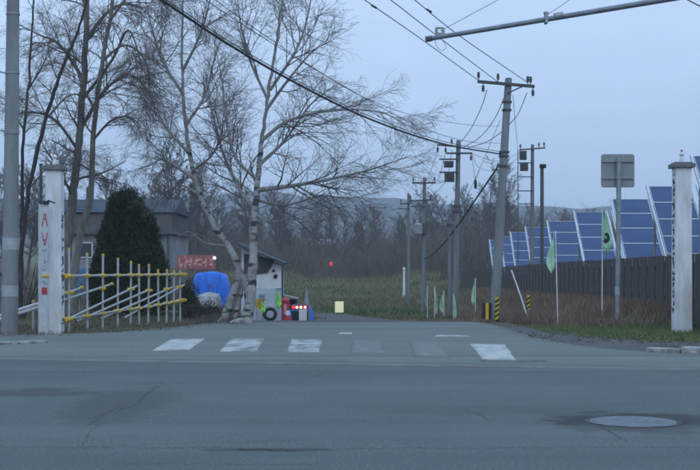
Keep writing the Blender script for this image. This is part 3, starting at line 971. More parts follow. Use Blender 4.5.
# ------------------------------------------------------------------ fence on the right
fence = thing('fence', 'long dark weathered plank fence below the solar panels', 'fence', (7.55, 24, 0))
for k in range(142):
    Y = 24 + k * 0.43
    X = 7.55 + (0.035 if k % 2 else 0)
    top = float(np.interp(Y, [24, 45, 66, 90], [1.66, 1.58, 1.42, 1.2])) + rnd.uniform(-.012, .012)
    z0 = gz(X, Y) - 0.1
    mb = MB(); mb.box((0, 0, (top - z0) / 2), (0.03, 0.40 if k % 2 == 0 else 0.44, top - z0), Matrix.Rotation(rnd.uniform(-.012, .012), 3, 'X'))
    mb.build('plank', M_wood, fence, loc=(X - 7.55, Y - 24, z0))
for k in range(2):
    pts = [(0.09, y - 24, float(np.interp(y, [24, 45, 66, 90], [1.66, 1.58, 1.42, 1.2])) - (0.25 if k else 1.0)) for y in range(24, 86, 3)]
    tube('rail', [Vector(p) for p in pts], 0.035, M_wood, fence, 4)

# ------------------------------------------------------------------ solar tables
def panel_mesh(wd, ln):
    mb_ = MB()
    mb_.box((0, 0, 0), (wd - .03, ln - .03, .03), mi=0)
    e_ = 0.015
    for s in (-1, 1):
        mb_.box((s * (wd / 2 - e_ / 2 - .004), 0, .004), (e_, ln - .008, .045), mi=1)
        mb_.box((0, s * (ln / 2 - e_ / 2 - .004), .004), (wd - 2 * e_ - .010, e_, .044), mi=1)
    me = mb_.mesh('solar_panel'); me.materials.append(M_panel); me.materials.append(M_frame)
    return me
PW, PL = 1.22, 0.74
PM = panel_mesh(PW, PL)
TILT = R(44)
def solar_table(X, Y, top):
    t = thing('solar_table', 'tilted table of blue solar panels standing behind the plank fence', 'solar panel', (X, Y, gz(X, Y)),
              group='solar panel tables behind the fence')
    rot = Matrix.Rotation(TILT, 3, 'X')
    L = PL * 4
    cz = top - gz(X, Y) - math.sin(TILT) * L / 2
    for k in range(4):
        o = link('solar_panel', PM, None, t)
        c = rot @ Vector((0, -L / 2 + PL * (k + .5), 0))
        o.location = (c.x + PW / 2, c.y, cz + c.z); o.rotation_euler = (TILT, 0, 0)
    for x in (-0.045, PW + .045):
        mb_ = MB(); mb_.box((x, 0, cz - .02), (0.045, L + .16, .08), rot); mb_.build('end_beam', M_frame, t)
    for fy in (-.36, .36):
        c = rot @ Vector((0, L * fy, -.07))
        for x in (0.12, PW - .12):
            mb_ = MB(); mb_.cyl((x, c.y, -.1), (x, c.y, cz + c.z), .04, n=8); mb_.build('leg', M_steel, t)
    mb_ = MB(); c = rot @ Vector((0, -L / 2 - .04, -.05)); mb_.box((PW / 2, c.y, cz + c.z), (PW, .05, .07)); mb_.build('front_beam', M_frame, t)
    return t
tops = [(693, 32.2, 4.25), (648.5, 37.2, 3.80), (612, 42.2, 3.70), (575, 49.0, 3.58), (548, 55.6, 3.47), (526, 62.3, 3.43), (511, 68, 3.36), (501, 73, 3.26), (490, 78.5, 3.18)]
for x, Yt, zt in tops:
    X = (x - 350) / F * Yt
    X = max(X, 8.5)
    solar_table(X, Yt - 1.06, zt)
    solar_table(X + PW + .28, Yt - 1.06, zt + .02)

# ------------------------------------------------------------------ gate pillars
def glyph(mb_, cx_, cz_, w_, h_, rg, plane):
    """a small cluster of brush strokes like a painted character; plane 'x' lies on an x-facing side"""
    for s in range(rg.randint(3, 5)):
        if rg.random() < .5: a_, b_ = w_ * rg.uniform(.5, 1), h_ * .13
        else: a_, b_ = w_ * .16, h_ * rg.uniform(.4, .9)
        u = rg.uniform(-.3, .3) * w_; v = rg.uniform(-.35, .35) * h_
        dpt = .004 + .0005 * s
        if plane == 'x': mb_.box((0, cx_ + u, cz_ + v), (dpt, a_, b_), Matrix.Rotation(rg.uniform(-.3, .3), 3, 'X'))
        else: mb_.box((cx_ + u, 0, cz_ + v), (a_, dpt, b_), Matrix.Rotation(rg.uniform(-.3, .3), 3, 'Y'))
def pillar(x0, x1, ybase, ytop, Y, label, side, marks):
    a_ = P(x0, ybase, Y); b_ = P(x1, ytop, Y)
    wd = b_.x - a_.x; H = b_.z
    cx_ = (a_.x + b_.x) / 2
    t = thing('gate_pillar', label, 'pillar', (cx_, Y + wd / 2, gz(cx_, Y)))
    mb_ = MB(); mb_.box((0, 0, H / 2 - .05), (wd, wd, H + .1), taper=0.93); mb_.build('shaft', M_white, t, bevel=.012)
    mb_ = MB(); mb_.box((0, 0, H + .045), (wd * 1.3, wd * 1.3, .09)); mb_.box((0, 0, H + .105), (wd * 1.05, wd * 1.05, .03)); mb_.build('cap', M_cap, t, bevel=.012)
    mb_ = MB(); mb_.lathe([(0.05, 0), (0.05, .09), (.03, .12), (.055, .17), (.03, .22), (0.005, .23)], (0, 0, H + .12), 12)
    mb_.build('finial', M_white, t, smooth=True)
    rg = random.Random(x0)
    for yy, hh in marks:
        zc = P(0, yy, Y).z; hpx = hh / F * Y
        k = 1 - .07 * (zc / H)
        mb_ = MB(); glyph(mb_, 0, 0, .20, hpx, rg, 'x')
        mb_.build('painted_character', M_ink, t, loc=(side * (wd / 2 * k + .003), 0, zc))
    return t, wd, H
tR, wR, hR = pillar(675.5, 692.5, 331, 168, 26, 'white square gate pillar with black lettering in front of the plank fence', -1,
    [(175, 3), (182, 5), (189, 6), (194, 4), (205, 9), (216, 5), (222, 5), (231, 8), (240, 6), (247, 6), (254, 6), (259, 5), (265, 5), (273, 6), (280, 5), (286, 5), (292, 5), (298, 5), (304, 5), (311, 6)])
tL, wL, hL = pillar(44.5, 61, 332, 170, 26, 'white square gate pillar beside the concrete pole with narrow board', 1,
    [(219, 8), (226, 5), (240, 8), (248, 5), (258, 5), (264, 6), (271, 4), (276, 3), (281, 4), (287, 4), (297, 5), (303, 5)])
mb = MB(); mb.lathe([(0.018, 0), (.024, .012), (.018, .036), (0.003, .045)], (0, 0, hR + .35), 10); mb.build('red_tip', M_red, tR)
mb = MB(); mb.lathe([(0.018, 0), (.024, .012), (.018, .036), (0.003, .045)], (0, 0, hL + .35), 10); mb.build('red_tip', M_red, tL)
# narrow board by left pillar
a0 = P(38.5, 332, 25.75); a1 = P(48.5, 204, 25.75)
bd = thing('notice_board', 'narrow tall white board with red and grey lettering beside gate pillar', 'board', ((a0.x + a1.x) / 2, 25.75, 0))
bw = a1.x - a0.x; bh = a1.z
mb = MB(); mb.box((0, 0, bh / 2 - .05), (bw, .05, bh + .1)); mb.build('panel', M_pale, bd, bevel=.006)
mb = MB(); mb.box((0, 0, 0), (.11, .006, P(0, 212, 25.75).z - .10)); mb.build('text_strip', mat('strip_grey', (.36, .42, .46), .7, (.46, .52, .56), 5), bd, loc=(.035, -.0285, (P(0, 212, 25.75).z + .10) / 2))
def red_strokes(z, h, inv):
    mb_ = MB()
    for s in (-1, 1):
        mb_.box((s * .03, 0, 0), (.019, .006 + .001 * s, h), Matrix.Rotation(s * inv * .16, 3, 'Y'))
    mb_.box((0, 0, -.02 * inv), (.07, .008, .022))
    mb_.build('red_character', M_red, bd, loc=(.035, -.034, z))
red_strokes(P(0, 220, 25.75).z, .27, -1)
red_strokes(P(0, 239, 25.75).z, .27, 1)
M_greyink = mat('faded_lettering', (0.22, 0.30, 0.34), 0.8)
rg = random.Random(9)
for yy in (252, 260, 268, 282):
    mb = MB(); glyph(mb, 0, 0, .12, .13, rg, 'y'); mb.build('faded_character', M_greyink, bd, loc=(.03, -.034, P(0, yy, 25.75).z))
mb = MB(); mb.box((0, 0, 0), (.11, .008, .15)); mb.build('red_block', M_red, bd, loc=(.03, -.034, P(0, 291, 25.75).z))
mb = MB(); mb.box((0, 0, 0), (.15, .09, .05)); mb.build('yellow_strap', M_yel, bd, bevel=.01, loc=(.04, -.01, P(0, 276, 25.75).z))
# lamp bracket on its top
lb = P(47, 206, 25.7)
lamp = thing('bracket_lamp', 'small black lamp bracket on top of the narrow white board', 'lamp', (lb.x, 25.72, bh))
mb = MB(); mb.box((-.02, 0, .03), (.12, .10, .07)); mb.build('housing', M_black, lamp, bevel=.015)
mb = MB(); mb.box((.09, -.02, .045), (.16, .05, .03), Matrix.Rotation(.35, 3, 'Y')); mb.build('arm', M_black, lamp)
mb = MB(); mb.box((-.10, .02, .02), (.10, .04, .03), Matrix.Rotation(-.3, 3, 'Y')); mb.build('fin', M_black, lamp)
# dark slim post
pp = P(41, 165, 26.5)
post = thing('post', 'slim dark post behind the narrow white board', 'post', (pp.x, 26.5, 0))
mb = MB(); mb.cyl((0, 0, -.1), (0, 0, pp.z), .034, n=10); mb.build('shaft', M_dark, post)
mb = MB(); mb.cyl((0, 0, pp.z), (0, 0, pp.z + .03), .042, n=10); mb.build('cap', M_dark, post)

# ------------------------------------------------------------------ yellow clamped railing (scaffold pipes)
rail = thing('pipe_railing', 'railing of grey scaffold pipes joined with yellow clamps', 'railing', (-5.9, 26, 0))
RB = Vector((-5.9, 26, 0))
posts = [(69, 250, 332), (87, 255, 328), (103, 256, 326), (118, 260, 326), (131, 263, 324), (139, 266, 322), (149, 266, 323), (158, 271, 324), (167, 271, 321), (174, 272, 319), (180, 272, 318)]
def rail_Y(x): return float(np.interp(x, [60, 183], [25.9, 33.5]))
def clamp_at(p, par, s=1.0):
    mb_ = MB(); mb_.box((0, 0, 0), (.10 * s, .10 * s, .085 * s)); mb_.cyl((-.10 * s, -.02, 0), (.10 * s, -.02, 0), .036 * s, n=8)
    mb_.build('clamp', M_yel, par, bevel=.012, loc=p)
def top_y(x): return float(np.interp(x, [62, 184], [276, 274.5]))
def bot_y(x): return float(np.interp(x, [62, 120, 150, 184], [320, 310.5, 306.5, 300]))
for x, yt, yb in posts:
    Y = rail_Y(x)
    p = P(x, yt, Y) - RB; q = Vector((p.x, p.y, gz(p.x + RB.x, Y) - .1))
    o = tube('post', [q + Vector((rnd.uniform(-.02, .02), 0, 0)), p], .026, M_galv, rail, 8)
    mb = MB(); mb.cyl(p, p + Vector((0, 0, .05)), .03, n=8); mb.build('post_cap', M_yel, rail)
    clamp_at(P(x, top_y(x), Y) - RB + Vector((0, -.04, 0)), rail)
    clamp_at(P(x, bot_y(x), Y) - RB + Vector((0, -.04, 0)), rail)
xs = [64, 90, 120, 150, 183]
tube('top_rail', [P(x, top_y(x), rail_Y(x)) - RB + Vector((0, -.05, 0)) for x in xs], .026, M_galv, rail, 8)
tube('bottom_rail', [P(x, bot_y(x), rail_Y(x)) - RB + Vector((0, -.05, 0)) for x in xs], .026, M_galv, rail, 8)
for x in (66, 183): clamp_at(P(x, top_y(x), rail_Y(x)) - RB + Vector((0, -.06, .0)), rail, 1.15); clamp_at(P(x, bot_y(x), rail_Y(x)) - RB + Vector((0, -.06, 0)), rail, 1.15)
for (xa, ya, xb, yb) in [(58, 296, 82, 287.5), (58, 302, 112, 284), (60, 323, 137, 286), (76, 321.5, 149, 290), (100, 319, 172, 287.5), (124, 318, 184, 285)]:
    Ya = rail_Y(xa) + .10; Yb = rail_Y(xb) + .10
    A = P(xa, ya, Ya) - RB; B = P(xb, yb, Yb) - RB
    tube('brace', [A, B], .027, M_galv, rail, 8)
for x, y in ((69, 292.5), (102, 288.5), (131, 289), (149, 290.5), (167, 289), (179, 287)):
    clamp_at(P(x, y, rail_Y(x)) - RB + Vector((0, .02, 0)), rail, .9)
mb = MB(); mb.cyl((-.03, 0, 0), (.03, 0, 0), .035, n=8); mb.build('clamp', M_yel, rail, loc=P(82, 287.5, rail_Y(82)) - RB)
mb = MB(); mb.cyl((-.03, 0, 0), (.03, 0, 0), .035, n=8); mb.build('clamp', M_yel, rail, loc=P(112, 284, rail_Y(112)) - RB)
# two white pipes left of the gate pillar
for k, (xa, ya, xb, yb) in enumerate([(-6, 318, 46, 301.5), (-6, 321.5, 46, 305)]):
    A = P(xa, ya, 26.8); B = P(xb, yb, 26.4)
    g_ = thing('barrier_pipe', 'white sloping barrier pipe passing between concrete pole and narrow board', 'pipe', A, group='white barrier pipes by the pole')
    tube('shaft', [Vector((0, 0, 0)), B - A], .04, M_white, g_, 10)
    mb = MB(); mb.cyl((0, 0, -A.z - .05), (0, 0, .02), .03, n=8); mb.build('support', M_galv, g_)
pp = P(31, 302, 26.9)
st_ = thing('stake', 'short pale stake standing among the barrier pipes', 'stake', (pp.x, 27.1, 0))
mb = MB(); mb.cyl((0, 0, -.05), (0, 0, pp.z), .03, n=8); mb.build('shaft', M_galv, st_); mb = MB(); mb.cyl((0, 0, pp.z), (0, 0, pp.z + .04), .036, n=8); mb.build('cap', M_yel, st_)

# ------------------------------------------------------------------ utility poles
def pole(x0, y0, x1, y1, Y, r0, r1, label, material=M_polefar, lean_y=0):
    A = P(x0, y0, Y); A.z = gz(A.x, Y)
    B = P(x1, y1, Y + lean_y)
    t = thing('utility_pole', label, 'utility pole', A)
    tube('shaft', [Vector((0, 0, -.2)), (B - A) * .5, B - A], [r0, (r0 + r1) / 2, r1], material, t, 14)
    mb_ = MB(); D = B - A; mb_.cyl(D, D + Vector((0, 0, .03)), r1, r1 * .8, n=12); mb_.build('pole_cap', M_dark, t)
    return t, A
def crossarm(t, A, pa, pb, Y, th=.09, ins=()):
    a = P(*pa, Y) - A; b = P(*pb, Y) - A
    mb_ = MB(); d = b - a
    rot = Matrix.Rotation(-math.atan2(d.z, d.x), 3, 'Y')
    mb_.box((a + b) / 2 + Vector((0, -.12, 0)), (d.length, th, th), rot)
    mb_.build('crossarm', M_dark, t, bevel=.008)
    for u, up in ins:
        c_ = a + d * u + Vector((0, -.12, 0))
        s = 1 if up else -1
        mb_ = MB(); mb_.lathe([(.015, 0), (.015, .06 * s), (.05, .08 * s), (.03, .11 * s), (.055, .14 * s), (.03, .18 * s), (.05, .2 * s), (.02, .24 * s)], c_ + Vector((0, 0, s * th / 2)), 10)
        mb_.build('insulator', M_dark, t, smooth=True)
def boxes(t, A, x0, x1, y0, y1, Y, name='transformer', fins=True):
    a = P(x0, y1, Y) - A; b = P(x1, y0, Y) - A
    w_ = b.x - a.x; h_ = b.z - a.z
    mb_ = MB(); mb_.box((0, 0, 0), (w_, w_ * .8, h_))
    if fins:
        for k in range(5): mb_.box((-w_ / 2 + w_ * (k + .5) / 5, -w_ * .45, 0), (w_ * .06, w_ * .12, h_ * .8))
    mb_.box((0, 0, h_ / 2 + .02), (w_ * 1.08, w_ * .88, .04))
    mb_.build(name, M_dark, t, bevel=.01, loc=((a + b) / 2 + Vector((0, -.1, 0))))

# leaning main pole (36 m)
p1, A1 = pole(494, 329, 508.5, 79, 36, .155, .10, 'leaning concrete utility pole with yellow guard at its foot', M_pole)
crossarm(p1, A1, (477, 82), (534, 87), 36, .085, [(.02, True), (.10, False), (.36, True), (.93, True), (.97, False), (.88, True)])
mb = MB(); c_ = P(507, 92, 36) - A1; mb.cyl(c_ + Vector((.0, -.15, -.05)), P(524, 86, 36) - A1 + Vector((0, -.12, 0)), .022, n=6); mb.build('arm_brace', M_dark, p1)
for yy, rr_ in ((102, .118), (110, .12), (152, .13), (156, .13), (166, .135)):
    xx = 508.5 - 14.5 * (yy - 79) / 250
    c_ = P(xx, yy, 36) - A1; mb = MB(); mb.cyl(c_ - Vector((0, 0, .03)), c_ + Vector((0, 0, .03)), rr_ + .02, n=14); mb.build('band', M_dark, p1)
for k in range(9):
    yy = 170 + k * 12; xx = 508.5 - 14.5 * (yy - 79) / 250; s = 1 if k % 2 else -1
    c_ = P(xx, yy, 36) - A1; mb = MB(); mb.cyl(c_ + Vector((s * .12, 0, 0)), c_ + Vector((s * .24, 0, 0)), .012, n=6); mb.build('step_bolt', M_dark, p1)
# hazard guard at foot
gy = thing('pole_guard', 'yellow and black hazard guard strapped to the leaning pole foot', 'pole guard', (P(487, 326, 35.6).x, 35.6, gz(4, 35.6)))
for k, (c0, mm) in enumerate(((0, M_black), (1, M_yel), (2, M_black))):
    w_ = .09; mb = MB(); mb.box(((c0 - 1) * w_, 0, .27), (w_ * .98, .06, .48)); mb.build('stripe', mm, gy)
def striped_post(x, y0, y1, Y, label):
    A = P(x, y1, Y); z = gz(A.x, Y)
    t = thing('hazard_post', label, 'hazard post', (A.x, Y, z))
    H = P(x, y0, Y).z - z; n = 10
    r_ = .055
    for k in range(n):
        mb_ = MB()
        # slanted bands
        vs = []; m = 10
        for e_, zz in ((0, H * k / n), (1, H * (k + 1) / n)):
            for i in range(m):
                a_ = 2 * math.pi * i / m
                vs.append((r_ * math.cos(a_), r_ * math.sin(a_), zz + (.035 * math.cos(a_) if 0 < (k + e_) < n else 0)))
        mb_.addv(vs, [(i, (i + 1) % m, m + (i + 1) % m, m + i) for i in range(m)] + [tuple(range(m, 2 * m))])
        mb_.build('band', M_yel if k % 2 else M_black, t)
striped_post(497, 297, 331, 33.5, 'yellow and black striped post in front of the leaning pole')
striped_post(528.5, 295, 322, 36, 'yellow and black striped post in dry grass near leaning white stick')
# leaning white stick
A = P(529.5, 328, 32); A.z = gz(A.x, 32) - .05
stick = thing('leaning_stick', 'thin white stick leaning left in the dry grass', 'stick', A)
B = P(512, 272, 32.4) - A
tube('shaft', [Vector((0, 0, 0)), B * .5 + Vector((.015, 0, 0)), B], .02, M_white, stick, 8)
mb = MB(); mb.cyl(B, B + B.normalized() * .05, .024, n=8); mb.build('tip', M_white, stick)

p2, A2 = pole(455, 330, 458.5, 141, 48, .125, .085, 'concrete utility pole carrying two stacked boxes on the left arm', M_polefar)
crossarm(p2, A2, (437, 145), (461, 147), 48, .07, [(.02, False), (.35, False), (.6, True)])
crossarm(p2, A2, (446, 153.5), (472, 153.5), 48, .07, [(.95, False)])
crossarm(p2, A2, (439, 159.5), (458, 159.5), 48, .06)
crossarm(p2, A2, (439, 172.5), (458, 172.5), 48, .06)
boxes(p2, A2, 444, 453, 162.5, 167.5, 48, 'switch_box')
boxes(p2, A2, 444.5, 454, 173.5, 182, 48, 'transformer')
for yy in (206, 211): 
    c_ = P(457, yy, 48) - A2; mb = MB(); mb.cyl(c_ - Vector((0, 0, .05)), c_ + Vector((0, 0, .05)), .15, n=12); mb.build('band', M_dark, p2)
p2b, A2b = pole(449.5, 325, 449.5, 217, 50, .075, .065, 'short slim pole standing beside the box carrying pole', M_polefar)
mb = MB(); c_ = P(449.5, 225, 50) - A2b; mb.cyl(c_ - Vector((0, 0, .05)), c_ + Vector((0, 0, .05)), .11, n=10); mb.build('band', M_dark, p2b)
p3, A3 = pole(423, 322, 424.5, 178, 60, .105, .08, 'far utility pole with round drum transformer low on its shaft', M_polefar)
crossarm(p3, A3, (412, 183), (435.5, 183), 60, .08, [(.05, True), (.95, True)])
crossarm(p3, A3, (409, 201), (433, 200), 60, .07, [(.05, True), (.9, True)])
crossarm(p3, A3, (411, 206.5), (425, 206.5), 60, .06)
c_ = P(421, 229, 60) - A3; mb = MB(); mb.lathe([(.0, -.25), (.21, -.24), (.22, .2), (.12, .28), (.0, .28)], c_ + Vector((-.15, -.25, 0)), 14); mb.build('drum_transformer', M_steel, p3, smooth=True)
boxes(p3, A3, 422, 428, 224, 234, 60, 'transformer', False)
mb = MB(); c_ = P(413.5, 235, 60) - A3; mb.box(c_ + Vector((0, -.1, 0)), (.22, .1, .12), Matrix.Rotation(.5, 3, 'Y')); mb.cyl(c_, c_ + Vector((.45, 0, .15)), .025, n=6); mb.build('street_lamp_head', M_steel, p3)
p4, A4 = pole(408.5, 306, 408.5, 194, 74, .10, .08, 'most distant utility pole beside the field track', M_polefar)
crossarm(p4, A4, (400, 204), (412, 203), 74, .08, [(.05, True), (.9, True)])
crossarm(p4, A4, (398, 209), (409, 208.5), 74, .07)

p5, A5 = pole(532, 262, 532.5, 145, 60, .11, .08, 'utility pole with ladder of cross bars beyond the plank fence', M_polefar)
crossarm(p5, A5, (519, 150), (545, 148), 60, .07, [(.04, True), (.75, True), (.95, True)])
for yy in (163, 177, 191, 204): crossarm(p5, A5, (517.5, yy), (533, yy), 60, .05)
tube('stay_pole', [P(518, 262, 60) - A5, P(518, 150, 60) - A5], .025, M_dark, p5, 6)
boxes(p5, A5, 519.5, 526, 152, 160, 60, 'transformer'); boxes(p5, A5, 520, 527.5, 163.5, 171, 60, 'switch_box')
X6 = 8.1; Y6 = X6 / (192 / F)
p6 = thing('camera_pole', 'dark plain steel pole with small fixture on top behind fence', 'pole', (X6, Y6, gz(X6, Y6)))
z6 = P(0, 168, Y6).z - gz(X6, Y6)
mb = MB(); mb.cyl((0, 0, -.1), (0, 0, z6), .085, .075, n=12); mb.build('shaft', M_dark, p6, smooth=True)
mb = MB(); mb.box((.03, -.02, z6 + .08), (.26, .22, .16)); mb.cyl((.05, -.1, z6 + .08), (.05, -.24, z6 + .05), .05, n=10); mb.build('fixture', M_black, p6, bevel=.02)

# left roadside pole
pl, AL = pole(9.5, 334, 14.5, -130, 26, .175, .11, 'thick grey concrete pole with pale plates beside the gate pillar', M_pole)
for yy, hh in ((244, 12), (291, 11)):
    f = (334 - yy) / 464; xx = 9.5 + 5 * f; r_ = .175 - .065 * f
    c_ = P(xx, yy, 26) - AL; h_ = hh / F * 26
    mb = MB(); mb.cyl(c_ - Vector((0, 0, h_ / 2)), c_ + Vector((0, 0, h_ / 2)), r_ + .004, n=20); mb.build('pale_plate', M_reflect, pl, smooth=True)
for yy in (14, 73, 131, 133):
    f = (334 - yy) / 464; xx = 9.5 + 5 * f; r_ = .175 - .065 * f
    c_ = P(xx, yy, 26) - AL
    mb = MB(); mb.cyl(c_ - Vector((0, 0, .02)), c_ + Vector((0, 0, .02)), r_ + .014, n=18); mb.build('band', M_steel, pl, smooth=True)
    if yy in (73, 131):
        mb = MB(); mb.box(c_ + Vector((-r_ - .14, -.03, .03)), (.28, .05, .03), Matrix.Rotation(.25, 3, 'Y')); mb.build('bracket', M_steel, pl)

# ------------------------------------------------------------------ sign seen from behind
Ys = 28.5
A = P(617.5, 320, Ys); A.z = gz(A.x, Ys)
sg = thing('road_sign', 'square grey road sign seen from behind on a steel pole', 'sign', A)
top = P(619, 158, Ys) - A
tube('pole', [Vector((0, 0, -.2)), top * .5, top], .058, M_steel, sg, 12)
c_ = P(618.5, 170.5, Ys) - A
def rounded_plate(wd, ht, th, rr_, n=5):
    v = []
    for sx_, sz_, a0_ in ((1, 1, 0), (-1, 1, 90), (-1, -1, 180), (1, -1, 270)):
        for k in range(n + 1):
            a_ = R(a0_ + 90 * k / n)
            v.append((sx_ * (wd / 2 - rr_) + rr_ * math.cos(a_), sz_ * (ht / 2 - rr_) + rr_ * math.sin(a_)))
    m = len(v)
    mb_ = MB()
    mb_.addv([(x, -th / 2, z) for x, z in v] + [(x, th / 2, z) for x, z in v],
             [tuple(range(m)), tuple(reversed(range(m, 2 * m)))] + [(i, i + m, (i + 1) % m + m, (i + 1) % m) for i in range(m)])
    return mb_
mb = rounded_plate(.77, .77, .012, .06)
mb.build('sign_plate', mat('sign_back', (0.20, 0.23, 0.24), .6, (.26, .29, .30), 3), sg, loc=c_ + Vector((0, .085, 0)))
for zz in (.22, -.17):
    mb = MB(); mb.box((0, 0, 0), (.72, .035, .035)); mb.build('channel', M_steel, sg, loc=c_ + Vector((0, .06, zz)))
    mb = MB(); mb.cyl((0, 0, -.03), (0, 0, .03), .07, n=12); mb.build('clamp', M_steel, sg, loc=c_ + Vector((0, -.0, zz)))
zz = P(0, 291, Ys).z - A.z
mb = MB(); mb.cyl((0, 0, zz - .1), (0, 0, zz + .1), .063, n=12); mb.build('pale_sticker', M_reflect, sg)

# ------------------------------------------------------------------ overhead signal arm (its pole stands outside the frame)
Ya = 24
tip = P(427, 39, Ya); q = P(662, 0, Ya)
dirn = (q - tip).normalized()
root = tip + dirn * ((9.5 - tip.x) / dirn.x)
arm = thing('cantilever_mast', 'long grey pipe arm reaching over the road with a clamp at its tip', 'mast arm', (root.x, Ya, gz(root.x, Ya)))
O = Vector(arm.location)
mb = MB(); mb.cyl((0, 0, -.2), (0, 0, 10.4), .17, .11, n=16); mb.build('mast', M_pole, arm, smooth=True)
tube('arm', [tip - O, (tip + root) / 2 - O, root - O], [.045, .055, .065], mat('arm_steel', (.20, .22, .26), .5, (.14, .16, .19), 5, metal=.4), arm, 12)
mb = MB(); mb.cyl(tip - O - dirn * .03, tip - O + dirn * .10, .056, n=12); mb.build('end_cap', M_dark, arm)
c_ = P(438, 33, Ya) - O
mb = MB(); mb.box(c_ + Vector((-.03, 0, .02)), (.05, .08, .18)); mb.box(c_ + Vector((.06, 0, -.02)), (.16, .07, .06)); mb.box(c_ + Vector((.03, 0, .10)), (.16, .05, .035)); mb.cyl(c_ + Vector((.1, 0, 0)), c_ + Vector((.1, 0, .1)), .03, n=8); mb.build('tip_clamp', M_steel, arm, bevel=.008)
c_ = P(546, 18, Ya) - O
mb = MB(); mb.box(c_, (.06, .15, .22)); mb.box(c_ + Vector((0, 0, .1)), (.09, .06, .05)); mb.build('mid_clamp', M_steel, arm, bevel=.008)
c_ = P(557, 16, Ya) - O
mb = MB(); mb.cyl(c_ - dirn * .05, c_ + dirn * .12, .07, n=12); mb.build('sleeve', M_steel, arm)
ptop = Vector((0, 0, 10.1))
tube('stay_wire', [P(440, 31, Ya) - O, ptop], .007, M_steel, arm, 5)
tube('stay_wire', [P(547, 15, Ya) - O, ptop], .007, M_steel, arm, 5)
tube('loop_wire', catmull([P(435, 40, Ya) - O, P(437, 47, Ya) - O, P(442, 50.5, Ya) - O, P(446, 47, Ya) - O, P(443, 41, Ya) - O], 5), .006, M_steel, arm, 5)

# ------------------------------------------------------------------ wires
def wire(label, ctrl, r, group=None, n=12, name='overhead_wire'):
    pts = catmull([P(x, y, Y) for x, y, Y in ctrl], n)
    o = tube(name, pts, r, M_wire, None, 6)
    tag(o, label, 'wire', group)
    return o
def Yi(xa, Ya_, xb, Yb_, x):     # perspective-correct depth between two ends
    t = (x - xa) / (xb - xa)
    return 1 / ((1 - t) / Ya_ + t / Yb_)
thick = [(100, -40), (162, 0), (230, 45), (300, 85), (370, 119), (440, 143), (500, 154)]
wire('thick black bundled cable sagging from above the birches to the leaning pole', [(x, y, Yi(162, 18, 500, 36, x)) for x, y in thick], .021, name='overhead_cable')
wire('thin messenger wire running just above the thick bundled cable', [(x + 1, y - 2.2 - (500 - x) * .001, Yi(162, 18, 500, 36, x)) for x, y in thick], .008)
bead = [(x, y) for x, y in thick]
wire('grey wire sagging behind the thick cable to the box carrying pole', [(x, y, Yi(200, 26, 458, 48, x)) for x, y in [(180, -22), (215, 6), (280, 48), (330, 78), (390, 112), (430, 131), (472, 142), (500, 143)]], .009)
wire('faint upper wire sagging across the sky behind the birch crown', [(x, y, Yi(240, 30, 495, 60, x)) for x, y in [(200, -12), (250, 25), (320, 72), (370, 100), (420, 117), (470, 125), (500, 126)]], .009)
lab = 'line wire coming down from the sky to the leaning pole crossarm'
for ctrl in ([(330, -24), (365, 0), (420, 38), (478, 80)], [(360, -22), (391, 0), (440, 38), (498, 82)], [(385, -24), (415, 0), (460, 36), (527, 82)]):
    x0, x1 = ctrl[1][0], ctrl[-1][0]
    o = wire(lab, [(x, y, Yi(x0, 25.5, x1, 35.88, x)) for x, y in ctrl], .010, 'three line wires over the road')
# short spacers on those wires
for x, y, Y in ((374, 6.5, 26.2), (429, 10.5, 26.6)):
    c_ = P(x, y, Y); t = thing('wire_sleeve', 'small dark sleeve clipped on a line wire', 'sleeve', c_, group='sleeves on the line wires')
    mb = MB(); mb.cyl((-.06, 0, .035), (.06, 0, -.035), .022, n=8); mb.build('sleeve', M_black, t)
lab = 'drooping wire between the leaning pole and the box carrying pole'
for ctrl in ([(487, 90), (481, 108), (470, 130), (459, 144)], [(505, 95), (495, 118), (480, 137), (462, 148)], [(527, 93), (515, 118), (490, 140), (464, 149)]):
    x0, x1 = ctrl[0][0], ctrl[-1][0]
    wire(lab, [(x, y, Yi(x0, 35.9, x1, 47.8, x)) for x, y in ctrl], .012, 'wires between the two nearer poles')
wire('thin vertical drop wire beside the leaning pole top', [(513, 95, 36), (515, 120, 42), (518, 150, 60)], .008)
wire('thick dark service cable curving down from the leaning pole past the boxes', [(499, 165, 36), (482, 190, 40), (462, 219, 46), (445, 242, 52), (432, 255, 57), (424, 259, 60)], .03, name='service_cable')
lab = 'slack wire between the box carrying pole and the drum transformer pole'
for ctrl in ([(438, 149), (433, 165), (424, 183), (414, 183)], [(446, 150), (441, 172), (436, 183)], [(452, 150), (446, 180), (430, 199)]):
    wire(lab, [(x, y, 48 + 12 * i / (len(ctrl) - 1)) for i, (x, y) in enumerate(ctrl)], .010, 'wires between the two middle poles')
lab = 'slack wire between the leaning pole and the ladder barred pole'
for ctrl in ([(470, 153), (490, 160), (505, 160), (520, 152)], [(472, 154), (480, 168), (500, 170), (519, 157)]):
    wire(lab, [(x, y, 48 + 12 * i / 3) for i, (x, y) in enumerate(ctrl)], .008, 'wires to the ladder barred pole')
wire('slim bare guy wire slanting from the leaning pole to the slim pole', [(500, 120, 36), (480, 168, 42), (458, 215, 49.5), (450, 226, 50)], .007)
wire('dark wire crossing the sky above the far right panels', [(670, -12, 24), (690, 1, 24), (720, 15, 24)], .012)
wire('faint wire from the far poles running left over the field', [(434, 183, 60), (412, 200, 72), (390, 211, 90), (345, 226, 130)], .010)
c_ = P(475.5, 184, 50)
t = thing('cable_closure', 'small dark closure hanging on the wires between the poles', 'cable closure', c_)
mb = MB(); mb.lathe([(.0, -.2), (.05, -.18), (.06, 0), (.05, .15), (.015, .18), (.015, .3)], (0, 0, 0), 10); mb.build('capsule', M_black, t, smooth=True)
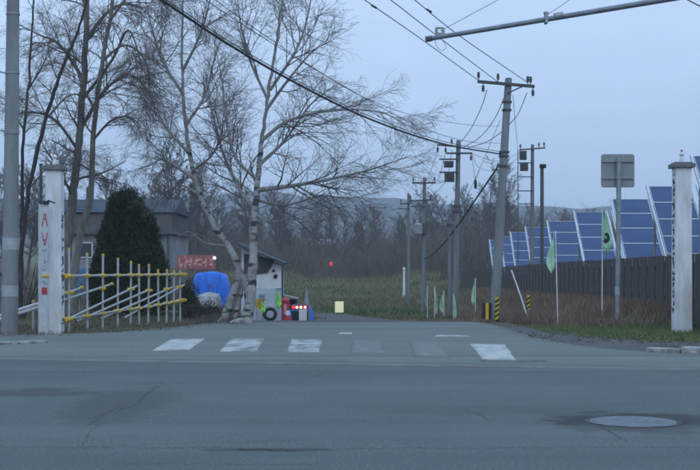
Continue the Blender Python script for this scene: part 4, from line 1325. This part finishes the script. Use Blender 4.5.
wire('short wire the dark closure hangs from', [(472, 155, 48.3), (475.5, 178, 50), (480, 168, 51)], .007)

# ------------------------------------------------------------------ flags
def cloth_flag(t, wd, ht, z0, seed, material, side=1, holes=False):
    rg = random.Random(seed); nx, ny = 6, 14
    V = []; ph = rg.uniform(0, 6)
    for j in range(ny + 1):
        v = j / ny
        ww = wd * (0.25 + 0.75 * math.sin(min(1, v * 1.25) * math.pi / 2)) * (1 - .55 * max(0, v - .75) / .25)
        for i in range(nx + 1):
            u = i / nx
            V.append((side * (.02 + u * ww) * (1 - .15 * v), .06 * math.sin(u * 6 + ph + v * 3) + .03 * math.sin(v * 9 + u * 4),
                      z0 - v * ht - u * ht * .16 + .03 * math.sin(u * 5 + ph)))
    Q = [(j * (nx + 1) + i, j * (nx + 1) + i + 1, (j + 1) * (nx + 1) + i + 1, (j + 1) * (nx + 1) + i) for j in range(ny) for i in range(nx)]
    o = link('cloth', raw_mesh('cloth', np.array(V), np.array(Q)), material, t)
    s = o.modifiers.new('thickness', 'SOLIDIFY'); s.thickness = .004
    return o
def flag(x, ytop, ybot_cloth, ybase, Y, wpx, label, seed, side=1, xb=None, group=None, pm=M_white, pr=.014):
    A = P(xb or x, ybase, Y); A.z = gz(A.x, Y)
    t = thing('banner_flag', label, 'flag', A, group=group)
    T = P(x, ytop, Y) - A
    tube('staff', [Vector((0, 0, -.15)), T + Vector((0, 0, .05))], pr, pm, t, 8)
    cl = cloth_flag(t, wpx / F * Y, (ybot_cloth - ytop) / F * Y, 0, seed, M_lime, side)
    cl.location = T
    mb_ = MB(); mb_.cyl(T, T + Vector((0, 0, .07)), pr * 1.3, n=8); mb_.build('tip', pm, t)
    return t
flag(555.5, 234, 268, 318, 30, 9, 'drooping pale green flag on white staff in front of far fence', 1, -1, xb=558)
f2 = flag(602.5, 208, 248, 304, 30.2, 10, 'pale green flag with black emblem on staff left of the sign', 2, 1, xb=602)
# black emblem on it
zb = P(0, 238, 30.2).z - f2.location.z
mb = MB()
rg = random.Random(4)
for k in range(6): mb.box((rg.uniform(-.05, .05), rg.uniform(-.004, .004) , rg.uniform(-.12, .10)), (rg.uniform(.03, .09), .012, rg.uniform(.04, .10)), Matrix.Rotation(rg.uniform(-.6, .6), 3, 'Y'))
mb.build('emblem', M_ink, f2, loc=(.10, -.07, zb))
lab = 'small pale green banner on staff at the foot of the poles'
for k, (x, yt, yc, yb, Y, wp) in enumerate([(427.5, 288, 305, 318, 50, 2), (434.5, 288, 312, 324, 47, 2.6), (444, 293, 311, 321, 48, 4.5), (453.5, 296, 316, 326, 44, 3), (475.5, 280, 302, 316, 45, 4)]):
    flag(x, yt, yc, yb, Y, wp, lab, 10 + k, 1 if k % 2 else -1, group='small green banners by the poles')

# ------------------------------------------------------------------ guard booth and the things around it
Yb = 42.0
bz = gz(-3.0, Yb)
xl, xr = P(241, 0, Yb).x, P(281.5, 0, Yb).x
booth = thing('guard_booth', 'small white booth with sloping grey roof behind the birch trunk', 'booth', ((xl + xr) / 2, Yb, bz))
bw = xr - xl; dp = 1.5
ze_r = P(0, 265, Yb).z - bz; ze_l = P(0, 247, Yb).z - bz
M_wallw = mat('booth_white', (.80, .82, .84), .7, (.62, .64, .65), 3)
M_wallb = mat('booth_pale_blue', (.55, .64, .72), .7, (.44, .51, .58), 3)
zsplit = P(0, 288, Yb).z - bz
mb = MB(); mb.box((0, dp / 2, zsplit / 2 - .1), (bw, dp, zsplit + .2)); mb.build('lower_wall', M_wallb, booth, bevel=.01)
mb = MB(); h1, h2 = ze_l - .04, ze_r - .03
mb.addv([(-bw / 2 + .01, .01, zsplit), (bw / 2 - .01, .01, zsplit), (bw / 2 - .01, .01, h2), (-bw / 2 + .01, .01, h1),
         (-bw / 2 + .01, dp - .01, zsplit), (bw / 2 - .01, dp - .01, zsplit), (bw / 2 - .01, dp - .01, h2), (-bw / 2 + .01, dp - .01, h1)],
        [(0, 1, 2, 3), (5, 4, 7, 6), (1, 5, 6, 2), (4, 0, 3, 7), (3, 2, 6, 7), (1, 0, 4, 5)])
mb.build('upper_wall', M_wallw, booth)
# roof: sloping slab
a = Vector((-bw / 2 - .12, 0, ze_l + .07)); b_ = Vector((bw / 2 + .12, 0, ze_r + .0))
d = b_ - a
mb = MB(); mb.box((a + b_) / 2 + Vector((0, dp / 2 - .15, .05)), (d.length, dp + .6, .07), Matrix.Rotation(-math.atan2(d.z, d.x), 3, 'Y'))
mb.build('roof', mat('booth_roof', (.10, .13, .14), .8, (.07, .09, .095), 4, spec=.15), booth, bevel=.01)
# open dark hatch beneath the roof and dark painted shapes
mb = MB(); zt = P(0, 262, Yb).z - bz; zl = P(0, 276, Yb).z - bz
mb.addv([(-bw / 2 + .1, 0, zl), (.22, 0, zl + .10), (.45, 0, zt + .02), (.40, 0, zt + .10), (-bw / 2 + .1, 0, zt + .28),
         (-bw / 2 + .1, -.02, zl), (.22, -.02, zl + .10), (.45, -.02, zt + .02), (.40, -.02, zt + .10), (-bw / 2 + .1, -.02, zt + .28)],
        [(9, 8, 7, 6, 5), (0, 1, 2, 3, 4), (0, 5, 6, 1), (1, 6, 7, 2), (2, 7, 8, 3), (3, 8, 9, 4), (4, 9, 5, 0)])
mb.build('open_hatch', M_dark, booth)
for x, y, s in ((273.5, 271, .08), (275.5, 276.5, .12)):
    c_ = P(x, y, Yb) - Vector(booth.location); mb = MB(); mb.box((c_.x, -.01, c_.z), (s, .02, s * 1.1), Matrix.Rotation(.6, 3, 'Y')); mb.build('wall_mark', M_ink, booth)
c_ = P(262, 296, Yb) - Vector(booth.location); mb = MB(); mb.box((c_.x, -.015, c_.z), (.20, .02, .12)); mb.build('notice', M_greyink, booth)
mb = MB(); mb.box((bw / 2 + .03, .05, (ze_r) / 2), (.06, .08, ze_r)); mb.build('corner_post', M_dark, booth)

# tyres leaning at the booth
def tyre(x, y, Y, r_, label):
    c_ = P(x, y, Y); z = gz(c_.x, Y)
    t = thing('tyre', label, 'tyre', (c_.x, Y, z), group='tyres at the booth')
    n, m = 20, 8; V = []; Q = []
    for i in range(n):
        a_ = 2 * math.pi * i / n
        for j in range(m):
            b2 = 2 * math.pi * j / m
            rr_ = r_ * .76 + r_ * .24 * math.cos(b2)
            V.append((rr_ * math.cos(a_), .09 * math.sin(b2), r_ + rr_ * math.sin(a_)))
            Q.append((i * m + j, ((i + 1) % n) * m + j, ((i + 1) % n) * m + (j + 1) % m, i * m + (j + 1) % m))
    o = link('rubber', raw_mesh('rubber', np.array(V), np.array(Q)), M_black, t)
    o.rotation_euler = (R(-12), 0, 0)
tyre(270, 320, Yb - .5, .24, 'black tyre propped against the pale booth wall'); pass
# yellow sign board + hi-vis jacket
def signboard(x0, x1, y0, y1, Y, label, material, legs=True, thk=.03, nm='sign_board', cat='sign'):
    a_ = P(x0, y1, Y); b2 = P(x1, y0, Y); cx2 = (a_.x + b2.x) / 2; z = gz(cx2, Y)
    t = thing(nm, label, cat, (cx2, Y, z))
    w_ = b2.x - a_.x; h_ = b2.z - a_.z
    mb_ = MB(); mb_.box((0, 0, (a_.z + b2.z) / 2 - z), (w_, thk, h_)); mb_.build('panel', material, t, bevel=.006)
    if legs:
        for s in (-1, 1):
            mb_ = MB(); mb_.cyl((s * w_ * .35, .02, -.05), (s * w_ * .35, .02, max(.06, a_.z - z)), .012, n=6); mb_.build('leg', M_steel, t)
    return t
signboard(255.5, 264, 299, 309, Yb - .45, 'yellow and brown board leaning on the booth', mat('yellow_board', (.62, .42, .05), .6, (.35, .20, .05), 6))
sb = signboard(335, 343.5, 301.5, 312.5, 43, 'small pale yellow board standing alone by the field track', emat('pale_yellow_board_glow', (.88, .85, .50), .30))  # board face given a weak added glow so it looks bright
def jacket(x0, x1, y0, y1, Y, label, seed):
    a_ = P(x0, y1, Y); b2 = P(x1, y0, Y)
    t = thing('safety_vest', label, 'vest', ((a_.x + b2.x) / 2, Y, a_.z))
    cl = cloth_flag(t, (b2.x - a_.x), (b2.z - a_.z), 0, seed, mat('hivis_green', (.30, .85, .10), .6), 1); cl.location = (-(b2.x - a_.x) / 2, 0, b2.z - a_.z)
    mb_ = MB(); mb_.box((0, .06, (b2.z - a_.z) + .01), (.2, .03, .03)); mb_.build('hanger', M_dark, t)
jacket(260.5, 265.5, 300, 311, Yb - .6, 'bright green safety vest hanging low on the booth wall', 31)
jacket(276.5, 281.5, 289, 306, Yb - .12, 'bright green safety vest hanging at the booth corner', 32)
# red barrel/post stand and cone
c_ = P(285.5, 325, 40); z = gz(c_.x, 40)
rp = thing('red_pump', 'red upright fire equipment stand right of the booth', 'stand', (c_.x, 40, z))
ht = P(0, 297, 40).z - z
mb = MB(); mb.lathe([(.11, 0), (.12, .05), (.12, ht * .78), (.14, ht * .8), (.14, ht * .86), (.08, ht * .95), (.02, ht)], (0, 0, 0), 16); mb.build('body', M_red, rp, smooth=True)
mb = MB(); mb.cyl((-.16, 0, ht * .62), (.16, 0, ht * .62), .04, n=10); mb.build('outlet', M_red, rp)
mb = MB(); mb.box((0, -.12, ht * .5), (.09, .02, .32)); mb.build('label_plate', mat('pink_plate', (.65, .30, .32), .6), rp)
c_ = P(288, 326, 38.8); z = gz(c_.x, 38.8)
cn = thing('traffic_cone', 'small red and white traffic cone before the red stand', 'cone', (c_.x, 38.8, z))
mb = MB(); mb.box((0, 0, .015), (.3, .3, .03)); mb.build('base', M_red, cn, bevel=.01)
for k, mm in enumerate((M_red, M_white, M_red)):
    mb = MB(); r0 = .115 - .032 * k; mb.cyl((0, 0, .03 + .15 * k), (0, 0, .03 + .15 * (k + 1)), r0, r0 - .032, n=14); mb.build('cone_band', mm, cn, smooth=True)
# barricade with light bar, white panel, blue tarp
c_ = P(300, 325, 39.5); z = gz(c_.x, 39.5)
ba = thing('barricade', 'dark barricade with lit red and white lamps right of red stand', 'barricade', (c_.x, 39.5, z))
zt = P(0, 311, 39.5).z - z
mb = MB(); mb.box((0, 0, zt / 2 - .1), (.52, .16, zt + .2)); mb.build('body', M_black, ba, bevel=.02)
zb = P(0, 307.3, 39.5).z - z
mb = MB(); mb.box((0, -.02, zb), (.56, .14, .15)); mb.build('lamp_bar', M_red, ba, bevel=.02)
for x in (297, 301, 305.2):
    u = P(x, 0, 39.5).x - c_.x; mb = MB(); mb.cyl((u, -.085, zb), (u, -.12, zb), .045, .035, n=12); mb.build('lamp', emat('lamp_glow', (1, .80, .62), 1.4), ba)
u = P(293.6, 0, 39.5).x - c_.x
mb = MB(); mb.cyl((u, -.085, zb), (u, -.12, zb), .05, .04, n=12); mb.build('lamp', emat('lamp_red', (1, .06, .03), .9), ba)
signboard(299, 306.8, 309.5, 327, 39.2, 'plain white upright panel standing against the barricade', M_white, False, .04, 'upright_panel', 'panel')
def tarp(x0, x1, y0, y1, Y, dep, label, seed, mats_=M_tarp, name='tarpaulin', cat='tarp', lump=.12):
    a_ = P(x0, y1, Y); b2 = P(x1, y0, Y)
    cx2 = (a_.x + b2.x) / 2; z = gz(cx2, Y)
    t = thing(name, label, cat, (cx2, Y + dep / 2, z))
    W_ = b2.x - a_.x; H_ = b2.z - z; z0 = -.05
    rg = random.Random(seed); nx, ny = 44, 36; V = []
    hs = [rg.uniform(0, 6) for _ in range(6)]
    for j in range(ny + 1):
        for i in range(nx + 1):
            u = i / nx * 2 - 1; v = j / ny * 2 - 1
            e_ = max(abs(u), abs(v))
            prof = 1 - max(0, ((abs(u) ** 4 + abs(v) ** 4) ** .25 - .66) / .38) ** 2.0
            bumpy = lump * (math.sin(u * 2.3 + hs[0]) * math.cos(v * 2 + hs[1]) + .22 * abs(math.sin(u * 3.5 + hs[2] + v * 4)) + .06 * math.sin(u * 13 + v * 17 + hs[3])) + .5 * lump * sum(abs(((u * math.cos(q_) + v * math.sin(q_)) * f_ + q_ * 3.1) % 1 - .5) - .25 for q_, f_ in ((hs[0], 1.7), (hs[1], 2.6), (hs[2], 3.7), (hs[3], 5.1)))
            zz = z0 + (H_ - z0) * max(0, prof) * (.88 + bumpy * (1 - .5 * e_))
            k = 1 - .0 * e_
            V.append((u * W_ / 2 * (1 + .04 * math.sin(v * 7 + hs[4])), v * dep / 2 * (1 + .05 * math.sin(u * 8 + hs[5])), zz))
    Q = [(j * (nx + 1) + i, j * (nx + 1) + i + 1, (j + 1) * (nx + 1) + i + 1, (j + 1) * (nx + 1) + i) for j in range(ny) for i in range(nx)]
    o = link('sheet', raw_mesh('sheet', np.array(V), np.array(Q)), mats_, t)
    return t, W_, H_, z0
tarp(289, 313, 303, 327, 41.2, .7, 'blue plastic sheet over a heap behind the barricade', 3)
# grey spike cone
c_ = P(306.5, 306, 40.4); z = gz(c_.x, 40.4)
sp = thing('grey_spike', 'tall slim grey tapered spire rising behind the barricade', 'spire', (c_.x, 40.4, z))
zt = P(0, 287, 40.4).z - z
mb = MB(); mb.lathe([(.11, 0), (.10, zt * .45), (.075, zt * .6), (.04, zt * .8), (.008, zt)], (0, 0, 0), 12); mb.build('spire', M_steel, sp, smooth=True)
mb = MB(); mb.lathe([(.16, 0), (.16, .05), (.11, .07)], (0, 0, -.01), 12); mb.build('foot', M_dark, sp)
# low dark lean-to behind the red stand
c_ = P(289, 297, 43); z = gz(c_.x, 43)
lt = thing('lean_to', 'low dark lean-to with thin sloping roof beside the booth', 'lean-to', (c_.x, 43, z))
zt = c_.z - z
mb = MB(); mb.box((0, .4, zt), (.62, .9, .05), Matrix.Rotation(.22, 3, 'Y')); mb.build('roof', mat('leanto_roof', (.28, .28, .28), .7), lt)
for s in (-.24, .24):
    for yy in (.1, .7):
        mb = MB(); mb.cyl((s, yy, -.05), (s, yy, zt - s * .22 - .02), .025, n=6); mb.build('leg', M_dark, lt)
mb = MB(); mb.box((0, .75, zt / 2 - .05), (.5, .03, zt - .1)); mb.build('back_panel', M_dark, lt)

# blue tarp and white heap left of the birches
tarp(187, 229, 269.5, 296, 45, 2.0, 'bright blue tarpaulin over a heap behind the birch clump', 6, lump=.10)
tarp(191, 221, 292.5, 312, 42.5, 1.2, 'dirty white sheet heap at the foot of the blue tarpaulin', 8, mat('dirty_sheet', (.42, .44, .46), .8, (.22, .22, .21), 4, bump=.4, bscale=12), 'white_heap', 'sheet', .10)
# dark shrub between railing and tarp
def leafy(name, label, c, rad, n, seed, material, lw=.03):
    t = thing(name, label, 'shrub', c)
    g_ = np.random.default_rng(seed)
    d_ = g_.normal(0, 1, (n, 3)); d_ /= np.linalg.norm(d_, axis=1, keepdims=True); d_[:, 2] = np.abs(d_[:, 2])
    rr_ = (g_.random(n) ** .45) * (1 + .2 * np.sin(d_[:, 0] * 7) * np.cos(d_[:, 1] * 6 + 1))
    B = d_ * rr_[:, None] * np.array(rad)
    d1 = g_.normal(0, 1, (n, 3)); d1 /= np.linalg.norm(d1, axis=1, keepdims=True)
    d2 = np.cross(d1, g_.normal(0, 1, (n, 3))); d2 /= np.linalg.norm(d2, axis=1, keepdims=True)
    V = np.stack([B - d2 * lw * .5, B + d1 * lw, B + d2 * lw * .5, B - d1 * lw], 1).reshape(-1, 3)
    link('foliage', raw_mesh('foliage', V, np.arange(n * 4).reshape(-1, 4), False), material, t)
    mb_ = MB()
    for k in range(5):
        a_ = k * 1.3; mb_.cyl((0, 0, -.1), (rad[0] * .5 * math.cos(a_), rad[1] * .5 * math.sin(a_), rad[2] * .6), .02, .008, n=6)
    mb_.build('stem', M_barkd, t)
c_ = P(189, 320, 39); leafy('dark_shrub', 'dark rounded shrub between the pipe railing and blue tarpaulin', (c_.x, 39, gz(c_.x, 39)), (.36, .4, 1.15), 5000, 61, M_leafdark)
c_ = P(205, 316, 37); leafy('dark_shrub', 'low dark shrub in front of the white sheet heap', (c_.x, 37, gz(c_.x, 37)), (.75, .4, .5), 5000, 62, mat('brown_leaf', (.05, .045, .04), .9, (.09, .075, .06), 4))
# birch foot clutter: stones
for k, (x, y, s) in enumerate(((236, 321, .10), (240, 322, .13), (233, 322.5, .08))):
    gx, gy_ = flat(x, y + 1)
    bm = bmesh.new(); bmesh.ops.create_icosphere(bm, subdivisions=2, radius=s)
    for v in bm.verts: v.co *= 1 + rnd.uniform(-.18, .18); v.co.z *= .7
    me = bpy.data.meshes.new('stone'); bm.to_mesh(me); bm.free()
    o = link('stone', me, M_conc, None, (gx, gy_, gz(gx, gy_) + s * .4))
    tag(o, 'grey stone lying at the foot of the birch clump', 'stone', 'stones by the birch')

# red banner on posts
Yr = 52
a = P(177, 269.5, Yr); b_ = P(215, 255, Yr); z = gz((a.x + b_.x) / 2, Yr)
bn = thing('red_banner', 'red and pink lettered banner on posts above the blue tarpaulin', 'banner', ((a.x + b_.x) / 2, Yr, z))
w_ = b_.x - a.x; h_ = b_.z - a.z; zc = (a.z + b_.z) / 2 - z
mb = MB(); mb.box((0, 0, zc), (w_, .03, h_)); mb.build('cloth', mat('banner_red', (.27, .11, .11), .8, (.38, .14, .14), 3), bn)
rg = random.Random(77)
for k in range(7):
    mb = MB(); glyph(mb, 0, 0, w_ / 9, h_ * .75, rg, 'y'); mb.build('painted_character', mat('banner_pink', (.72, .36, .35), .7), bn, loc=(-w_ / 2 + w_ * (k + .7) / 7.6, -.019, zc))
for s in (-1, 1):
    mb = MB(); mb.cyl((s * w_ * .46, .06, -.1), (s * w_ * .46, .06, zc + h_ / 2), .04, n=8); mb.build('post', M_dark, bn)
c_ = P(214.5, 258, Yr - .2)
lm = thing('small_lamp', 'tiny lit white lamp at the end of the red banner', 'lamp', c_)
mb = MB(); mb.lathe([(.0, -.07), (.06, -.04), (.07, 0), (.06, .04), (.0, .07)], (0, 0, 0), 10); mb.build('globe', emat('lamp_white', (1, .97, .92), 1.2), lm)
mb = MB(); mb.cyl((0, 0, 0), (0, .2, 0), .02, n=6); mb.build('bracket', M_dark, lm)

# ------------------------------------------------------------------ house on the left
Yh = 66
xl, xr = P(52, 0, Yh).x, P(171, 0, Yh).x
zg = gz((xl + xr) / 2, Yh)
hs = thing('house', 'grey roofed house with ribbed mansard and white wall behind the evergreen', 'house', ((xl + xr) / 2, Yh, zg))
def hz_(y, Y=Yh): return P(0, y, Y).z - zg
W_ = xr - xl; D_ = 7.0
mb = MB(); mb.box((0, D_ / 2, hz_(234) / 2 - .2), (W_, D_, hz_(234) + .4)); mb.build('wall', mat('house_wall', (.26, .28, .30), .9, (.18, .19, .20), 1.2, spec=.1), hs)
M_hr = mat('house_roof_blue', (.055, .068, .09), .9, (.075, .088, .11), .8, spec=.1)
M_rib = mat('house_ribbed', (.105, .11, .112), .9, (.075, .08, .082), 1.5, spec=.1)
z1, z2, z3 = hz_(234), hz_(212), hz_(196)
def hexa(mb_, lo, hi, zlo, zhi):
    (ax0, ax1, ay0, ay1), (bx0, bx1, by0, by1) = lo, hi
    mb_.addv([(ax0, ay0, zlo), (ax1, ay0, zlo), (ax1, ay1, zlo), (ax0, ay1, zlo), (bx0, by0, zhi), (bx1, by0, zhi), (bx1, by1, zhi), (bx0, by1, zhi)],
             [(3, 2, 1, 0), (4, 5, 6, 7), (0, 1, 5, 4), (1, 2, 6, 5), (2, 3, 7, 6), (3, 0, 4, 7)])
h = W_ / 2
mb = MB(); hexa(mb, (-h, h, 0, D_), (-h, h, .35, D_ - .35), z1 + .12, z2); mb.build('mansard', M_rib, hs)
for k in range(int(W_ / .35)):
    x = -h + .17 + k * .35
    mb = MB(); mb.addv([(x - .04, -.04, z1 + .12), (x + .04, -.04, z1 + .12), (x + .04, .31, z2), (x - .04, .31, z2), (x - .04, .06, z1 + .12), (x + .04, .06, z1 + .12), (x + .04, .41, z2), (x - .04, .41, z2)],
                       [(0, 1, 2, 3), (5, 4, 7, 6), (1, 5, 6, 2), (4, 0, 3, 7)]); mb.build('rib', M_rib, hs)
mb = MB(); hexa(mb, (-h - .15, h + .15, .15, D_ - .15), (-h - .1, h + .1, D_ / 2 - .25, D_ / 2 + .25), z2, z3); mb.build('roof', M_hr, hs)
mb = MB(); mb.box((0, D_ / 2, z1 + .06), (W_ + .4, D_ + .7, .14)); mb.build('eave', M_dark, hs)
c_ = P(74.5, 0, Yh).x
def hwin(x0, x1, y0, y1):
    a_ = (P(x0, 0, Yh).x - hs.location.x); b2 = (P(x1, 0, Yh).x - hs.location.x); zl, zt = hz_(y1), hz_(y0)
    mb_ = MB(); mb_.box(((a_ + b2) / 2, -.03, (zl + zt) / 2), (b2 - a_, .06, zt - zl)); o = mb_.build('window', M_frame, hs)
    mb_ = MB(); mb_.box(((a_ + b2) / 2, -.065, (zl + zt) / 2), (b2 - a_ - .14, .02, zt - zl - .14)); mb_.build('pane', mat('house_glass', (.02, .025, .03), .1, spec=.6), o)
hwin(76, 93, 242, 258); hwin(110, 124, 242, 258); hwin(140, 154, 242, 258)
mb = MB(); mb.box((0, -.02, hz_(268) / 2 + .0), (W_ - .1, .05, hz_(268))); mb.build('wainscot', mat('blue_siding', (.08, .17, .32), .8, (.06, .13, .26), 2), hs)
mb = MB(); mb.cyl((P(168.5, 0, Yh).x - hs.location.x, -.1, 0), (P(168.5, 0, Yh).x - hs.location.x, -.1, z1), .06, n=8); mb.build('downpipe', M_dark, hs)
mb = MB(); mb.box((-1.9, D_ / 2 + .1, z3 + .25), (.35, .35, .9)); mb.build('chimney', M_rib, hs)

# ------------------------------------------------------------------ far details in the field
c_ = P(331, 264, 120)
rm = thing('red_marker', 'tiny red lit marker on a stake before the far wood', 'marker', (c_.x, 120, gz(c_.x, 120)))
zz = c_.z - gz(c_.x, 120)
mb = MB(); mb.cyl((0, 0, -.1), (0, 0, zz), .04, n=6); mb.build('stake', M_dark, rm)
mb = MB(); mb.lathe([(.0, -.24), (.11, -.17), (.14, .05), (.08, .18), (.0, .24)], (0, -.1, zz), 10); mb.build('marker', emat('marker_red', (.9, .05, .05), .5), rm)
c_ = P(404, 269, 85)
wp = thing('marker_post', 'short white marker post left of the distant poles', 'post', (c_.x, 85, gz(c_.x, 85)))
zz = c_.z - gz(c_.x, 85)
mb = MB(); mb.cyl((0, 0, -.1), (0, 0, zz), .09, .07, n=8); mb.build('shaft', M_white, wp); mb = MB(); mb.cyl((0, 0, zz), (0, 0, zz + .12), .12, .04, n=8); mb.build('cap', M_white, wp)
# far white roofed sheds below the hills
for x0, x1, y0, y1, Y, lab in ((307, 335, 240.5, 245.5, 225, 'long white roofed shed in the distance below the hills'),
                              (311, 318, 247.5, 251, 210, 'small pale shed in the distance below the long shed')):
    a = P(x0, y1, Y); b_ = P(x1, y0, Y)
    z = gz(a.x, Y)
    t = thing('far_shed', lab, 'shed', ((a.x + b_.x) / 2, Y, z))
    w_ = b_.x - a.x
    mb = MB(); mb.box((0, 2, (a.z - z) / 2 - .3), (w_ * .97, 4, a.z - z + .6)); mb.build('wall', mat('shed_wall', (.18, .17, .16), .8), t)
    mb = MB(); hexa(mb, (-w_ / 2, w_ / 2, -.3, 4.3), (-w_ / 2, w_ / 2, 1.8, 2.2), a.z - z, b_.z - z + .3); mb.build('roof', mat('shed_roof', (.34, .37, .40), .7), t)

# ------------------------------------------------------------------ haze
mb = MB(); mb.box((0, 1100, 48), (5600, 3300, 104))
hzo = mb.build('haze', None)
hzo['kind'] = 'stuff'
m = bpy.data.materials.new('haze_air'); m.use_nodes = True
t = m.node_tree; t.nodes.clear()
o_ = t.nodes.new('ShaderNodeOutputMaterial'); v_ = t.nodes.new('ShaderNodeVolumePrincipled')
v_.inputs['Color'].default_value = (.86, .93, 1.0, 1)
v_.inputs['Density'].default_value = 0.00055
v_.inputs['Anisotropy'].default_value = 0.2
t.links.new(v_.outputs[0], o_.inputs['Volume'])
hzo.data.materials.clear(); hzo.data.materials.append(m)
tag(hzo, 'thin bluish dusk haze filling the air', 'haze')
